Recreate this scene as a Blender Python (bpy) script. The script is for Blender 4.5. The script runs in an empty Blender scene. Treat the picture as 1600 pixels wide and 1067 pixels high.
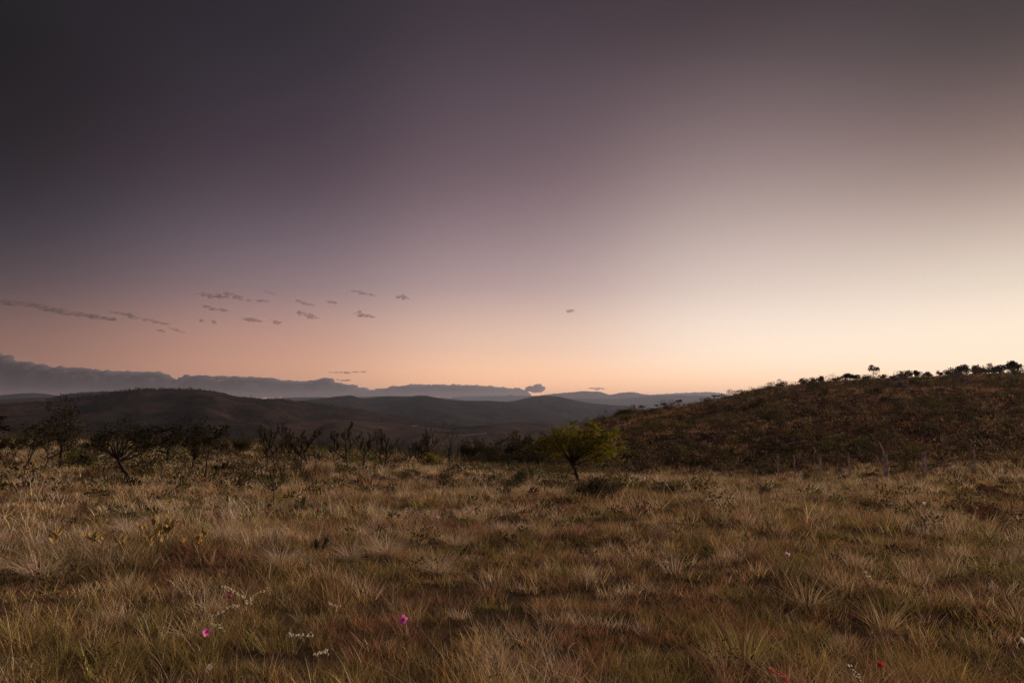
import bpy, math, random
import numpy as np
from mathutils import Vector

# ------------------------------------------------------------------ camera
W, H, F = 1600.0, 1067.0, 1067.0          # pixel frame of the photograph, focal length in pixels
HORIZON = 640.0
CAM_Z = 1.6
PITCH = math.atan((HORIZON - H / 2) / F)
scene = bpy.context.scene
COL = scene.collection
cam_data = bpy.data.cameras.new('camera')
cam_data.sensor_width = 36.0
cam_data.lens = 36.0 * F / W
cam_data.clip_start = 0.05
cam_data.clip_end = 120000
cam = bpy.data.objects.new('camera', cam_data)
cam.location = (0, 0, CAM_Z)
cam.rotation_euler = (math.pi / 2 + PITCH, 0, 0)
COL.objects.link(cam)
scene.camera = cam


def px_dir(px, py):
    """direction in the world of a photograph pixel, as a vector of horizontal length 1"""
    X = (px - W / 2) / F
    Y = -(py - H / 2) / F
    y = math.cos(PITCH) - Y * math.sin(PITCH)
    z = math.sin(PITCH) + Y * math.cos(PITCH)
    h = math.hypot(X, y)
    return X / h, y / h, z / h


def lin(c):
    return tuple((v / 255 / 12.92) if v / 255 <= 0.04045 else ((v / 255 + 0.055) / 1.055) ** 2.4 for v in c)


# ------------------------------------------------------------------ world
SUN_AZ, SUN_EL = 56.0, 20.0
world = bpy.data.worlds.new('World')
scene.world = world
world.use_nodes = True
nt = world.node_tree
nt.nodes.clear()
N = nt.nodes.new
L_ = nt.links.new


def math_node(tree, op, a, b=None, c=None):
    n = tree.nodes.new('ShaderNodeMath')
    n.operation = op
    for i, v in enumerate((a, b, c)):
        if v is None:
            continue
        if isinstance(v, (int, float)):
            n.inputs[i].default_value = v
        else:
            tree.links.new(v, n.inputs[i])
    return n.outputs[0]


tc = N('ShaderNodeTexCoord')
sep = N('ShaderNodeSeparateXYZ')
L_(tc.outputs['Generated'], sep.inputs[0])
elev = math_node(nt, 'ARCSINE', sep.outputs['Z'])
elev_f = math_node(nt, 'MULTIPLY', elev, 2 / math.pi)
azim = math_node(nt, 'ARCTAN2', sep.outputs['X'], sep.outputs['Y'])
azim = math_node(nt, 'MULTIPLY', azim, 180 / math.pi)
ZEN = (52, 46, 55)
rows_s = [632, 600, 550, 450, 300, 150, 0]
sky_cols = {   # dusk sky: afterglow to the right, mauve to the left
    0: [(142, 96, 84), (150, 102, 86), (133.4, 97.1, 86.2), (53.4, 51.3, 64.7), (6.6, 6.6, 14.7), (6.6, 6.6, 6.6), (6.6, 6.6, 6.6)],
    400: [(222, 158, 124), (214, 156, 124), (207.8, 151.3, 125.9), (128.5, 114.4, 126.1), (74.1, 56.1, 68.9), (53.5, 45.5, 57.4), (26.7, 22.7, 31.7)],
    800: [(255, 178, 124), (252, 190, 142), (235.6, 196.7, 168.5), (172.6, 148.2, 152.9), (110.9, 88.3, 97.1), (84.3, 69.9, 79.6), (51.6, 40.6, 48.9)],
    1200: [(255, 186, 124), (255, 204, 154), (256.1, 235.8, 214.6), (225.5, 205.6, 194.4), (163.1, 139.2, 137.2), (106.3, 88.5, 93.3), (44.3, 30.6, 35.7)],
    1600: [(255, 200, 144), (255, 214, 172), (253.7, 231.1, 201.7), (236.4, 221.4, 203), (156.7, 130, 120), (84.6, 67.4, 66.6), (6.6, 6.6, 6.6)],
}
cols = []
for px, cs in sky_cols.items():
    st = []
    for r, c, k in zip(rows_s, cs, (1.35 if px < 800 else 1.85, 1.3 if px < 800 else 1.6, 1.2 if px < 800 else 1.25, 1.08, 1, 1, 1)):
        d = px_dir(px, r)
        st.append((math.atan(d[2]) * 2 / math.pi, c, k))
    st.append((0.5, ZEN if px else (50, 45, 53)))
    st.append((1.0, ZEN))
    cols.append((math.degrees(math.atan((px - 800) / F)), 12.0, st))
cols.append((80, 19, [(0.0, (240, 190, 150)), (0.06, (232, 188, 155)), (0.14, (176, 150, 142)), (0.3, (66, 56, 60)), (0.5, (50, 44, 50)), (1, ZEN)]))
cols.append((-80, 19, [(0.0, (138, 98, 90)), (0.06, (132, 100, 96)), (0.14, (84, 70, 78)), (0.3, (44, 40, 48)), (0.5, (44, 40, 48)), (1, ZEN)]))
for a in (-180, -130, 130, 180):
    cols.append((a, 32, [(0.0, (150, 118, 116)), (0.06, (146, 120, 124)), (0.14, (122, 104, 118)), (0.3, (86, 76, 88)), (0.5, (66, 58, 68)), (1, ZEN)]))
num = None
den = None
for az, sg, st in cols:
    ramp = N('ShaderNodeValToRGB')
    ramp.color_ramp.interpolation = 'B_SPLINE'
    el = ramp.color_ramp.elements
    while len(el) > 1:
        el.remove(el[0])
    el[0].position = max(0.0, st[0][0])
    k0 = (st[0][2] if len(st[0]) > 2 else 1) * .5      # ramps hold half values, doubled again below
    el[0].color = (*[v * k0 for v in lin(st[0][1])], 1)
    for p, c, *k in st[1:]:
        e = el.new(min(1, p))
        e.color = (*[v * .5 * (k[0] if k else 1) for v in lin(c)], 1)
    L_(elev_f, ramp.inputs[0])
    t = math_node(nt, 'MULTIPLY', math_node(nt, 'SUBTRACT', azim, float(az)), 1 / sg)
    w = math_node(nt, 'EXPONENT', math_node(nt, 'MULTIPLY', math_node(nt, 'MULTIPLY', t, t), -1.0))
    vm = N('ShaderNodeVectorMath')
    vm.operation = 'SCALE'
    L_(ramp.outputs[0], vm.inputs[0])
    L_(w, vm.inputs['Scale'])
    if num is None:
        num, den = vm.outputs[0], w
    else:
        va = N('ShaderNodeVectorMath')
        va.operation = 'ADD'
        L_(num, va.inputs[0])
        L_(vm.outputs[0], va.inputs[1])
        num = va.outputs[0]
        den = math_node(nt, 'ADD', den, w)
vd = N('ShaderNodeVectorMath')
vd.operation = 'SCALE'
L_(num, vd.inputs[0])
L_(math_node(nt, 'DIVIDE', 2.0, den), vd.inputs['Scale'])
sky = N('ShaderNodeTexSky')
sky.sky_type = 'NISHITA'
sky.sun_disc = False
sky.sun_elevation = math.radians(1.0)
sky.sun_rotation = math.radians(SUN_AZ)
sky.dust_density = 2.0
nish = N('ShaderNodeVectorMath')
nish.operation = 'SCALE'
L_(sky.outputs[0], nish.inputs[0])
nish.inputs['Scale'].default_value = 0.006
vs = N('ShaderNodeVectorMath')
vs.operation = 'ADD'
L_(vd.outputs[0], vs.inputs[0])
L_(nish.outputs[0], vs.inputs[1])
bg = N('ShaderNodeBackground')
bg.inputs['Strength'].default_value = 1.0
L_(vs.outputs[0], bg.inputs['Color'])
wo = N('ShaderNodeOutputWorld')
L_(bg.outputs[0], wo.inputs['Surface'])
world.cycles.sampling_method = 'MANUAL'
world.cycles.sample_map_resolution = 512

# afterglow of the sun that has just gone down behind the hill on the right
sun_data = bpy.data.lights.new('sun', 'SUN')
sun_data.energy = 5.0
sun_data.angle = math.radians(16)
sun_data.color = (1.0, 0.80, 0.60)
sun = bpy.data.objects.new('sun', sun_data)
sa, se = math.radians(SUN_AZ), math.radians(SUN_EL)
sdir = Vector((math.sin(sa) * math.cos(se), math.cos(sa) * math.cos(se), math.sin(se)))
sun.rotation_euler = sdir.to_track_quat('Z', 'Y').to_euler()
COL.objects.link(sun)

vs_ = scene.view_settings
vs_.view_transform = 'Standard'
vs_.look = 'None'
vs_.exposure = 0.0
vs_.gamma = 1.0
vs_.use_curve_mapping = False
cy = scene.cycles
cy.max_bounces = 6
cy.diffuse_bounces = 3
cy.transmission_bounces = 3
cy.transparent_max_bounces = 8
cy.volume_bounces = 2
cy.volume_max_steps = 96
cy.use_denoising = True
cy.denoiser = 'OPENIMAGEDENOISE'
cy.denoising_prefilter = 'NONE'
cy.denoising_input_passes = 'RGB_ALBEDO_NORMAL'
cy.sample_clamp_indirect = 4.0

rng = np.random.default_rng(7)
random.seed(7)


# ------------------------------------------------------------------ noise, terrain
def _h(ix, iy, s):
    n = (ix.astype(np.int64) * 374761393 + iy.astype(np.int64) * 668265263 + s * 974711) & 0x7fffffff
    n = ((n ^ (n >> 13)) * 1274126177) & 0x7fffffff
    n = n ^ (n >> 16)
    return (n & 0xffff) / 65535.0


def vnoise(x, y, s=0):
    x = np.asarray(x, float)
    y = np.asarray(y, float)
    ix, iy = np.floor(x), np.floor(y)
    fx, fy = x - ix, y - iy
    fx = fx * fx * (3 - 2 * fx)
    fy = fy * fy * (3 - 2 * fy)
    a, b = _h(ix, iy, s), _h(ix + 1, iy, s)
    c, d = _h(ix, iy + 1, s), _h(ix + 1, iy + 1, s)
    return (a * (1 - fx) + b * fx) * (1 - fy) + (c * (1 - fx) + d * fx) * fy


def fbm(x, y, s=0, o=4):
    t, a, n = 0.0, 1.0, 0.0
    for i in range(o):
        t = t + a * (vnoise(x * 2 ** i, y * 2 ** i, s + i * 17) - 0.5)
        n += a
        a *= 0.5
    return t / n * 2


KD = np.array([0, 15, 30, 45, 60, 80, 110, 135, 160, 190, 250, 400, 700, 1000, 16000], float)
KZ = {
    -180: [0, -.3, -.6, -.9, -1.2, -2, -4, -7, -10, -14, -24, -40, -52, -55, -55],
    -75:  [0, -.3, -.7, -.8, -.9, -1.3, -3, -7, -12, -17, -26, -41, -52, -55, -55],
    -37:  [0, -.4, -.87, -.9, -.95, -1.4, -4, -8, -12, -17, -28, -42, -52, -55, -55],
    -20:  [0, -.6, -1.36, -1.5, -1.6, -2.1, -5, -9, -13, -18, -28, -42, -52, -55, -55],
    -8:   [0, -.75, -1.5, -2.0, -2.6, -4, -8, -12, -16, -20, -30, -43, -52, -55, -55],
    0:    [0, -.75, -1.5, -2.4, -3.4, -4.8, -6.5, -8, -11, -16, -28, -43, -52, -55, -55],
    3:    [0, -.75, -1.5, -2.5, -3.4, -4.2, -4.4, -5, -8, -14, -27, -43, -52, -55, -55],
    6:    [0, -.75, -1.5, -2.7, -3.4, -3.0, -1.7, -.9, -3, -9, -24, -42, -52, -55, -55],
    9:    [0, -.75, -1.55, -2.8, -3.1, -2.2, -.2, 0.7, .2, -6, -20, -40, -52, -55, -55],
    12:   [0, -.75, -1.6, -2.8, -2.9, -1.4, .6, 1.8, 1.4, -3, -16, -38, -52, -55, -55],
    16:   [0, -.75, -1.7, -2.8, -2.7, -.8, 1.5, 2.9, 3.0, 0, -12, -36, -52, -55, -55],
    20:   [0, -.75, -1.7, -2.8, -2.5, 0, 3.3, 5.4, 6.2, 4, -8, -34, -52, -55, -55],
    25:   [0, -.75, -1.6, -2.5, -2.1, .8, 4.2, 6.4, 7.5, 6.6, -4, -32, -52, -55, -55],
    30:   [0, -.75, -1.5, -2.0, -1.6, 1.2, 4.6, 6.9, 8.1, 7.5, 0, -30, -52, -55, -55],
    37:   [0, -.75, -1.5, -1.7, -1.2, 1.4, 4.7, 7.0, 8.4, 8.2, 1, -28, -52, -55, -55],
    60:   [0, -.7, -1.3, -1.5, -1, 1.4, 4.6, 7.0, 8.8, 9.0, 3, -28, -52, -55, -55],
    95:   [0, -.5, -1, -1.4, -1.6, -1, 0, 1, 1, -1, -10, -34, -52, -55, -55],
    130:  [0, -.4, -.8, -1.1, -1.4, -2, -4, -6, -8, -12, -22, -40, -52, -55, -55],
    180:  [0, -.3, -.6, -.9, -1.2, -2, -4, -7, -10, -14, -24, -40, -52, -55, -55],
}
ka = np.array(sorted(KZ), float)
kzt = np.array([KZ[int(a)] for a in ka])
AZ_T = np.arange(-180, 181, 1.0)
LD_T = np.linspace(math.log(1.0), math.log(16000), 400)
_tab = np.array([np.interp(np.exp(LD_T), KD, row) for row in kzt])
TAB = np.array([np.interp(AZ_T, ka, _tab[:, j]) for j in range(len(LD_T))]).T
_k = np.exp(-np.linspace(-2, 2, 15) ** 2)
_k /= _k.sum()
_p = np.pad(TAB, ((0, 0), (7, 7)), 'edge')
TAB = sum(_k[i] * _p[:, i:i + len(LD_T)] for i in range(15))
_k5 = np.exp(-np.linspace(-1.6, 1.6, 7) ** 2)
_k5 /= _k5.sum()
_p = np.pad(TAB, ((3, 3), (0, 0)), 'wrap')
TAB = sum(_k5[i] * _p[i:i + len(AZ_T)] for i in range(7))


def ground_z(x, y):
    x = np.asarray(x, float)
    y = np.asarray(y, float)
    d = np.hypot(x, y)
    a = np.degrees(np.arctan2(x, y))
    ld = np.log(np.maximum(d, 1.0))
    fa = np.clip(a + 180, 0, 359.999)
    fl = np.clip((ld - LD_T[0]) / (LD_T[1] - LD_T[0]), 0, len(LD_T) - 1.001)
    ia, il = fa.astype(int), fl.astype(int)
    ua, ul = fa - ia, fl - il
    z = (TAB[ia, il] * (1 - ua) + TAB[ia + 1, il] * ua) * (1 - ul) + (TAB[ia, il + 1] * (1 - ua) + TAB[ia + 1, il + 1] * ua) * ul
    z = z * np.clip(d / 3, 0, 1)
    z = z + 0.06 * fbm(x / 1.3, y / 1.3, 3, 2) * np.clip(d / 3, 0, 1)
    z = z + 0.22 * fbm(x / 9, y / 9, 5, 2) * np.clip((d - 6) / 20, 0, 1)
    z = z + 0.9 * fbm(x / 45, y / 45, 9, 3) * np.clip((d - 70) / 120, 0, 1)
    z = z + 0.9 * fbm(x / 16, y / 16, 10, 2) * np.clip((d - 50) / 50, 0, 1) * np.clip((150 - d) / 40, 0, 1)
    z = z + 7 * fbm(x / 500, y / 500, 11, 4) * np.clip((d - 400) / 900, 0, 1)
    return z


def at(px, d):
    """point on the ground at distance d in the vertical plane of pixel column px"""
    X, Y, _ = px_dir(px, HORIZON)
    return np.array([X * d, Y * d, float(ground_z(X * d, Y * d))])


DS = np.exp(np.linspace(math.log(2.2), math.log(190), 900))


def hit(px, py):
    """point where the sight line of a pixel meets the ground"""
    X, Y, Z = px_dir(px, py)
    g = ground_z(X * DS, Y * DS)
    r = CAM_Z + Z * DS
    i = np.argmax(r < g)
    if r[i] >= g[i]:
        i = len(DS) - 1
    d = DS[i]
    return np.array([X * d, Y * d, float(g[i])]), d


def z_on_ray(px, py, d):
    return CAM_Z + px_dir(px, py)[2] * d


# ------------------------------------------------------------------ mesh helpers
class Geo:
    def __init__(self):
        self.v, self.t, self.c, self.n = [], [], [], 0

    def add(self, v, t, c):
        v = np.asarray(v, float).reshape(-1, 3)
        if len(v) == 0:
            return
        c = np.asarray(c, float)
        if c.ndim == 1:
            c = np.tile(c, (len(v), 1))
        self.v.append(v)
        self.t.append(np.asarray(t, np.int64).reshape(-1, 3) + self.n)
        self.c.append(c)
        self.n += len(v)

    def arrays(self):
        return np.concatenate(self.v), np.concatenate(self.t), np.concatenate(self.c)

    def mesh(self, name, mat, smooth=True):
        v, t, c = self.arrays()
        me = bpy.data.meshes.new(name)
        me.vertices.add(len(v))
        me.vertices.foreach_set('co', v.astype(np.float32).ravel())
        me.loops.add(len(t) * 3)
        me.loops.foreach_set('vertex_index', t.astype(np.int32).ravel())
        me.polygons.add(len(t))
        me.polygons.foreach_set('loop_start', np.arange(0, len(t) * 3, 3, dtype=np.int32))
        me.update(calc_edges=True)
        if smooth:
            me.polygons.foreach_set('use_smooth', np.ones(len(t), bool))
        at_ = me.attributes.new('col', 'FLOAT_COLOR', 'POINT')
        at_.data.foreach_set('color', np.column_stack([c, np.ones(len(c))]).astype(np.float32).ravel())
        me.materials.append(mat)
        return me

    def obj(self, name, mat, parent=None, smooth=True):
        return link(name, self.mesh(name, mat, smooth), parent)


def link(name, data, parent=None):
    o = bpy.data.objects.new(name, data)
    COL.objects.link(o)
    if parent is not None:
        o.parent = parent
    return o


def tag(o, label, cat, group=None):
    o['label'] = label
    o['category'] = cat
    if group:
        o['group'] = group
    return o


def structure(o):
    o['kind'] = 'structure'
    return o


def thing(name, label, cat, loc, group=None, rz=0.0):
    o = link(name, None)
    o.location = tuple(loc)
    o.rotation_euler = (0, 0, rz)
    o.empty_display_size = 0.2
    return tag(o, label, cat, group)


def grid_tris(nu, nv):
    i = np.arange(nu - 1)[:, None] * nv + np.arange(nv - 1)[None, :]
    i = i.ravel()
    return np.concatenate([np.stack([i, i + nv, i + 1], 1), np.stack([i + 1, i + nv, i + nv + 1], 1)])


def tube(g, pts, rad, col, sides=5):
    pts = np.asarray(pts, float)
    rad = np.asarray(rad, float)
    n = len(pts)
    tan = np.gradient(pts, axis=0)
    tan /= np.linalg.norm(tan, axis=1)[:, None] + 1e-9
    ref = np.array([0.31, 0.95, 0.05]) if abs(tan[0][1]) < 0.8 else np.array([1.0, 0.1, 0.1])
    a = np.cross(tan, ref)
    a /= np.linalg.norm(a, axis=1)[:, None] + 1e-9
    b = np.cross(tan, a)
    th = np.linspace(0, 2 * np.pi, sides, endpoint=False)
    v = pts[:, None, :] + rad[:, None, None] * (np.cos(th)[None, :, None] * a[:, None, :] + np.sin(th)[None, :, None] * b[:, None, :])
    v = v.reshape(-1, 3)
    t = []
    for i in range(n - 1):
        for j in range(sides):
            k = (j + 1) % sides
            t += [(i * sides + j, i * sides + k, (i + 1) * sides + j), (i * sides + k, (i + 1) * sides + k, (i + 1) * sides + j)]
    e = (n - 1) * sides
    for j in range(1, sides - 1):
        t.append((e, e + j, e + j + 1))
        t.append((0, j + 1, j))
    g.add(v, t, col)


def unit(v):
    return v / (np.linalg.norm(v, axis=-1, keepdims=True) + 1e-9)


def leaves(g, pos, dirs, length, width, col):
    """many small pointed leaves, slightly folded along the middle"""
    n = len(pos)
    if n == 0:
        return
    d = unit(dirs)
    s = unit(np.cross(d, rng.normal(size=(n, 3))))
    u = np.cross(s, d)
    ln = np.broadcast_to(np.asarray(length, float), (n,))[:, None]
    wd = np.broadcast_to(np.asarray(width, float), (n,))[:, None]
    p0 = pos
    p1 = pos + d * ln * .5 + s * wd * .5 + u * wd * .18
    p2 = pos + d * ln
    p3 = pos + d * ln * .5 - s * wd * .5 + u * wd * .18
    v = np.stack([p0, p1, p2, p3], 1).reshape(-1, 3)
    i = np.arange(n) * 4
    t = np.concatenate([np.stack([i, i + 1, i + 2], 1), np.stack([i, i + 2, i + 3], 1)])
    c = np.asarray(col, float)
    if c.ndim == 1:
        c = np.tile(c, (n, 1))
    g.add(v, t, np.repeat(c, 4, 0))


def blades(g, base, length, width, az, lean, curve, col, segs=3, tipcol=None):
    n = len(base)
    if n == 0:
        return
    h = np.stack([np.cos(az), np.sin(az), np.zeros(n)], 1)
    sa_ = rng.uniform(0, 2 * np.pi, n)
    s = np.stack([np.cos(sa_), np.sin(sa_), np.zeros(n)], 1)
    up = np.array([0, 0, 1.0])
    cl = np.sqrt(np.maximum(0.05, 1 - lean ** 2))[:, None]
    vs, cs = [], []
    tipc = col if tipcol is None else tipcol
    for k in range(segs + 1):
        t = k / segs
        p = base + length[:, None] * (t * (lean[:, None] * h + cl * up) + t * t * curve[:, None] * (h - 0.55 * up))
        c = col * (1 - t) + tipc * t
        if k < segs:
            w = (width * (1 - t) ** 0.6)[:, None] * 0.5
            vs += [p - s * w, p + s * w]
            cs += [c, c]
        else:
            vs.append(p)
            cs.append(c)
    m = 2 * segs + 1
    v = np.stack(vs, 1).reshape(-1, 3)
    c = np.stack(cs, 1).reshape(-1, 3)
    i = np.arange(n) * m
    t = []
    for k in range(segs - 1):
        a = i + 2 * k
        t += [np.stack([a, a + 1, a + 2], 1), np.stack([a + 1, a + 3, a + 2], 1)]
    a = i + 2 * (segs - 1)
    t.append(np.stack([a, a + 1, a + 2], 1))
    g.add(v, np.concatenate(t), c)


# ------------------------------------------------------------------ materials
def new_mat(name):
    m = bpy.data.materials.new(name)
    m.use_nodes = True
    m.node_tree.nodes.clear()
    return m, m.node_tree


def plant_mat(name, transl=0.35, rough=0.9):
    m, t = new_mat(name)
    at_ = t.nodes.new('ShaderNodeAttribute')
    at_.attribute_name = 'col'
    nz = t.nodes.new('ShaderNodeTexNoise')
    nz.inputs['Scale'].default_value = 60
    geo = t.nodes.new('ShaderNodeNewGeometry')
    t.links.new(geo.outputs['Position'], nz.inputs['Vector'])
    mp = t.nodes.new('ShaderNodeMapRange')
    mp.inputs['To Min'].default_value = 0.7
    mp.inputs['To Max'].default_value = 1.3
    t.links.new(nz.outputs[0], mp.inputs[0])
    sc = t.nodes.new('ShaderNodeVectorMath')
    sc.operation = 'SCALE'
    t.links.new(at_.outputs['Color'], sc.inputs[0])
    t.links.new(mp.outputs[0], sc.inputs['Scale'])
    d = t.nodes.new('ShaderNodeBsdfDiffuse')
    tr = t.nodes.new('ShaderNodeBsdfTranslucent')
    mx = t.nodes.new('ShaderNodeMixShader')
    mx.inputs[0].default_value = transl
    t.links.new(sc.outputs[0], d.inputs[0])
    t.links.new(sc.outputs[0], tr.inputs[0])
    t.links.new(d.outputs[0], mx.inputs[1])
    t.links.new(tr.outputs[0], mx.inputs[2])
    o = t.nodes.new('ShaderNodeOutputMaterial')
    t.links.new(mx.outputs[0], o.inputs[0])
    return m


def rock_like(name, c1, c2, scale, bump=0.5, c3=None, scale2=None, rough=0.95, dist=0.1):
    """two or three colours mixed by noise, with relief"""
    m, t = new_mat(name)
    geo = t.nodes.new('ShaderNodeNewGeometry')
    n1 = t.nodes.new('ShaderNodeTexNoise')
    n1.inputs['Scale'].default_value = scale
    n1.inputs['Detail'].default_value = 8
    n1.inputs['Roughness'].default_value = 0.65
    t.links.new(geo.outputs['Position'], n1.inputs['Vector'])
    r = t.nodes.new('ShaderNodeValToRGB')
    r.color_ramp.elements[0].position = 0.36
    r.color_ramp.elements[1].position = 0.64
    r.color_ramp.elements[0].color = (*c1, 1)
    r.color_ramp.elements[1].color = (*c2, 1)
    t.links.new(n1.outputs[0], r.inputs[0])
    out = r.outputs[0]
    if c3 is not None:
        n2 = t.nodes.new('ShaderNodeTexNoise')
        n2.inputs['Scale'].default_value = scale2
        n2.inputs['Detail'].default_value = 5
        t.links.new(geo.outputs['Position'], n2.inputs['Vector'])
        r2 = t.nodes.new('ShaderNodeValToRGB')
        r2.color_ramp.elements[0].position = 0.5
        r2.color_ramp.elements[1].position = 0.66
        t.links.new(n2.outputs[0], r2.inputs[0])
        mx = t.nodes.new('ShaderNodeMix')
        mx.data_type = 'RGBA'
        t.links.new(r2.outputs[0], mx.inputs['Factor'])
        t.links.new(out, mx.inputs['A'])
        mx.inputs['B'].default_value = (*c3, 1)
        out = mx.outputs['Result']
    b = t.nodes.new('ShaderNodeBump')
    b.inputs['Strength'].default_value = bump
    b.inputs['Distance'].default_value = dist
    t.links.new(n1.outputs[0], b.inputs['Height'])
    p = t.nodes.new('ShaderNodeBsdfDiffuse')
    p.inputs['Roughness'].default_value = rough
    t.links.new(out, p.inputs['Color'])
    t.links.new(b.outputs[0], p.inputs['Normal'])
    o = t.nodes.new('ShaderNodeOutputMaterial')
    t.links.new(p.outputs[0], o.inputs[0])
    return m


M_GRASS = plant_mat('dry_grass', 0.26)
M_LEAF = plant_mat('leaf', 0.30)
M_PETAL = plant_mat('petal', 0.40)
M_BARK = plant_mat('bark', 0.0)
M_SOIL = rock_like('soil', (0.055, 0.036, 0.024), (0.13, 0.085, 0.055), 3.0, 0.6, (0.075, 0.06, 0.03), 0.25, dist=0.05)
M_HILLSIDE = rock_like('hillside_soil', (0.045, 0.028, 0.02), (0.12, 0.075, 0.05), 0.6, 0.6, (0.06, 0.045, 0.022), 0.07, dist=0.2)
M_PLAIN = rock_like('valley', (0.035, 0.025, 0.02), (0.12, 0.075, 0.052), 0.02, 0.8, (0.022, 0.02, 0.015), 0.006, dist=8)
M_DARKHILL = rock_like('scrub_hill', (0.012, 0.011, 0.009), (0.065, 0.040, 0.030), 0.022, 1.0, (0.018, 0.018, 0.012), 0.009, dist=16)
M_MIDHILL = rock_like('mid_hill', (0.016, 0.015, 0.014), (0.055, 0.042, 0.036), 0.009, 1.0, (0.022, 0.022, 0.018), 0.004, dist=40)
M_FARHILL = rock_like('far_hill', (0.022, 0.02, 0.02), (0.05, 0.042, 0.038), 0.004, 0.9, dist=60)
M_ROCK = rock_like('pale_rock', (0.22, 0.19, 0.17), (0.42, 0.37, 0.33), 2.2, 0.6, (0.10, 0.08, 0.07), 1.1, dist=0.1)
M_EARTH = rock_like('red_earth', (0.22, 0.10, 0.06), (0.36, 0.19, 0.12), 4.0, 0.7, (0.16, 0.08, 0.05), 1.2, dist=0.06)
M_TRACK = rock_like('pale_track', (0.14, 0.105, 0.085), (0.30, 0.24, 0.20), 0.05, 0.3, dist=0.3)
M_POST = rock_like('weathered_wood', (0.44, 0.36, 0.32), (0.68, 0.57, 0.50), 9.0, 0.5, (0.32, 0.25, 0.22), 3.0, dist=0.02)

# ------------------------------------------------------------------ ground, hillside
az = np.concatenate([np.arange(-180, -60, 4.0), np.arange(-60, 60, 0.35), np.arange(60, 180.1, 4.0)])
dd = np.concatenate([[0.0], np.exp(np.linspace(math.log(0.5), math.log(300), 190)), np.exp(np.linspace(math.log(330), math.log(15000), 44))])
A, D = np.meshgrid(np.radians(az), dd, indexing='ij')
X, Y = np.sin(A) * D, np.cos(A) * D
Z = ground_z(X, Y)
V = np.stack([X, Y, Z], -1).reshape(-1, 3)
T = grid_tris(len(az), len(dd))
T = T[:, [0, 2, 1]]
cen = V[T].mean(1)
cd = np.hypot(cen[:, 0], cen[:, 1])
ca = np.degrees(np.arctan2(cen[:, 0], cen[:, 1]))
hill_m = (ca > 2.5) & (ca < 110) & (cd > 50) & (cd < 330)
plain_m = (cd >= 330) | ((cd > 90) & ~hill_m)


def sub_obj(name, mask, mat):
    t = T[mask]
    u, inv = np.unique(t, return_inverse=True)
    g = Geo()
    g.add(V[u], inv.reshape(-1, 3), (0.5, 0.5, 0.5))
    return structure(g.obj(name, mat))


sub_obj('ground', ~(hill_m | plain_m), M_SOIL)
sub_obj('hillside', hill_m, M_HILLSIDE)
sub_obj('valley_floor', plain_m, M_PLAIN)


# ------------------------------------------------------------------ distant hills
def hill(name, pts, dist, front, back, mat, base=-62.0, rough=1.0, seed=1, nu=260, nv=44, bumps=0.0):
    px = np.array([p[0] for p in pts], float)
    rw = np.array([p[1] for p in pts], float)
    u = np.linspace(px[0], px[-1], nu)
    row = np.interp(u, px, rw)
    k = np.array([1, 2, 3, 2, 1.0])
    k /= k.sum()
    row = np.convolve(np.pad(row, 2, 'edge'), k, 'valid')
    tip = bumps * (vnoise(u / 2.5, u * 0, seed + 50) - 0.5)
    v = np.concatenate([np.linspace(-1, 0, nv - 10), np.linspace(0, 1, 11)[1:]])
    P = np.zeros((nu, len(v), 3))
    for i in range(nu):
        dx, dy, dz = px_dir(u[i], row[i])
        wob = 1 + 0.12 * fbm(np.array(u[i] / 120), np.array(seed * 3.7), seed, 2)
        dr = dist * wob
        zr = CAM_Z + dz * dr
        r = dr + np.where(v < 0, v * front, v * back)
        prof = np.where(v < 0, (1 - np.abs(v) ** 1.25), (1 - np.abs(v) ** 1.6))
        prof = np.where(v < 0, prof * prof * (3 - 2 * prof) * 0.55 + prof * 0.45, prof)
        gx, gy = dx * r, dy * r
        z = base + (zr - base) * prof - tip[i] * dr / F * prof ** 14
        amp = (zr - base) * 0.30 * rough * (1 - prof) * np.minimum(1, prof * 4)
        n = np.abs(fbm(gx / (front * .30), gy / (front * .42), seed + 3, 4)) * 1.6 - 0.45
        z = z - amp * np.maximum(n, -0.25)
        P[i, :, 0], P[i, :, 1], P[i, :, 2] = gx, gy, z
    g = Geo()
    g.add(P.reshape(-1, 3), grid_tris(nu, len(v)), (.5, .5, .5))
    return structure(g.obj(name, mat))


hill('far_mountain_range', [(640, 640), (690, 624), (720, 619), (760, 618.5), (790, 618), (797, 616.5), (806, 618), (840, 618), (870, 614.5), (895, 612.5), (905, 611.5), (915, 610.5), (926, 611.5), (938, 612), (944, 614), (952, 616.5), (962, 615), (972, 613.3), (985, 612.3), (994, 613), (1002, 615.3), (1016, 616.6), (1050, 614.5), (1085, 613), (1105, 612.3), (1120, 613), (1132, 615.5), (1150, 619), (1200, 626), (1300, 640)],
     11500, 3000, 1800, M_FARHILL, seed=21, nu=700, nv=30, bumps=.9)
hill('blue_range', [(820, 645), (860, 630), (890, 622.5), (930, 622.8), (965, 623), (990, 621), (1020, 618.5), (1060, 617.5), (1090, 618), (1130, 619.5), (1180, 624), (1300, 645)],
     7600, 2200, 1500, M_FARHILL, seed=31, bumps=.5)
hill('low_far_ridge', [(380, 640), (430, 622), (460, 620.8), (500, 620), (530, 622), (565, 620), (600, 618.8), (630, 618.6), (665, 620), (700, 622), (760, 628), (800, 640)],
     7000, 1800, 1200, M_FARHILL, seed=41)
hill('far_side_ridge', [(-260, 622), (-120, 617), (-30, 618.5), (10, 616.5), (35, 614.3), (55, 613.8), (75, 615.5), (95, 619), (140, 625), (200, 640)],
     5600, 1500, 1200, M_FARHILL, seed=51)
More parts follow.
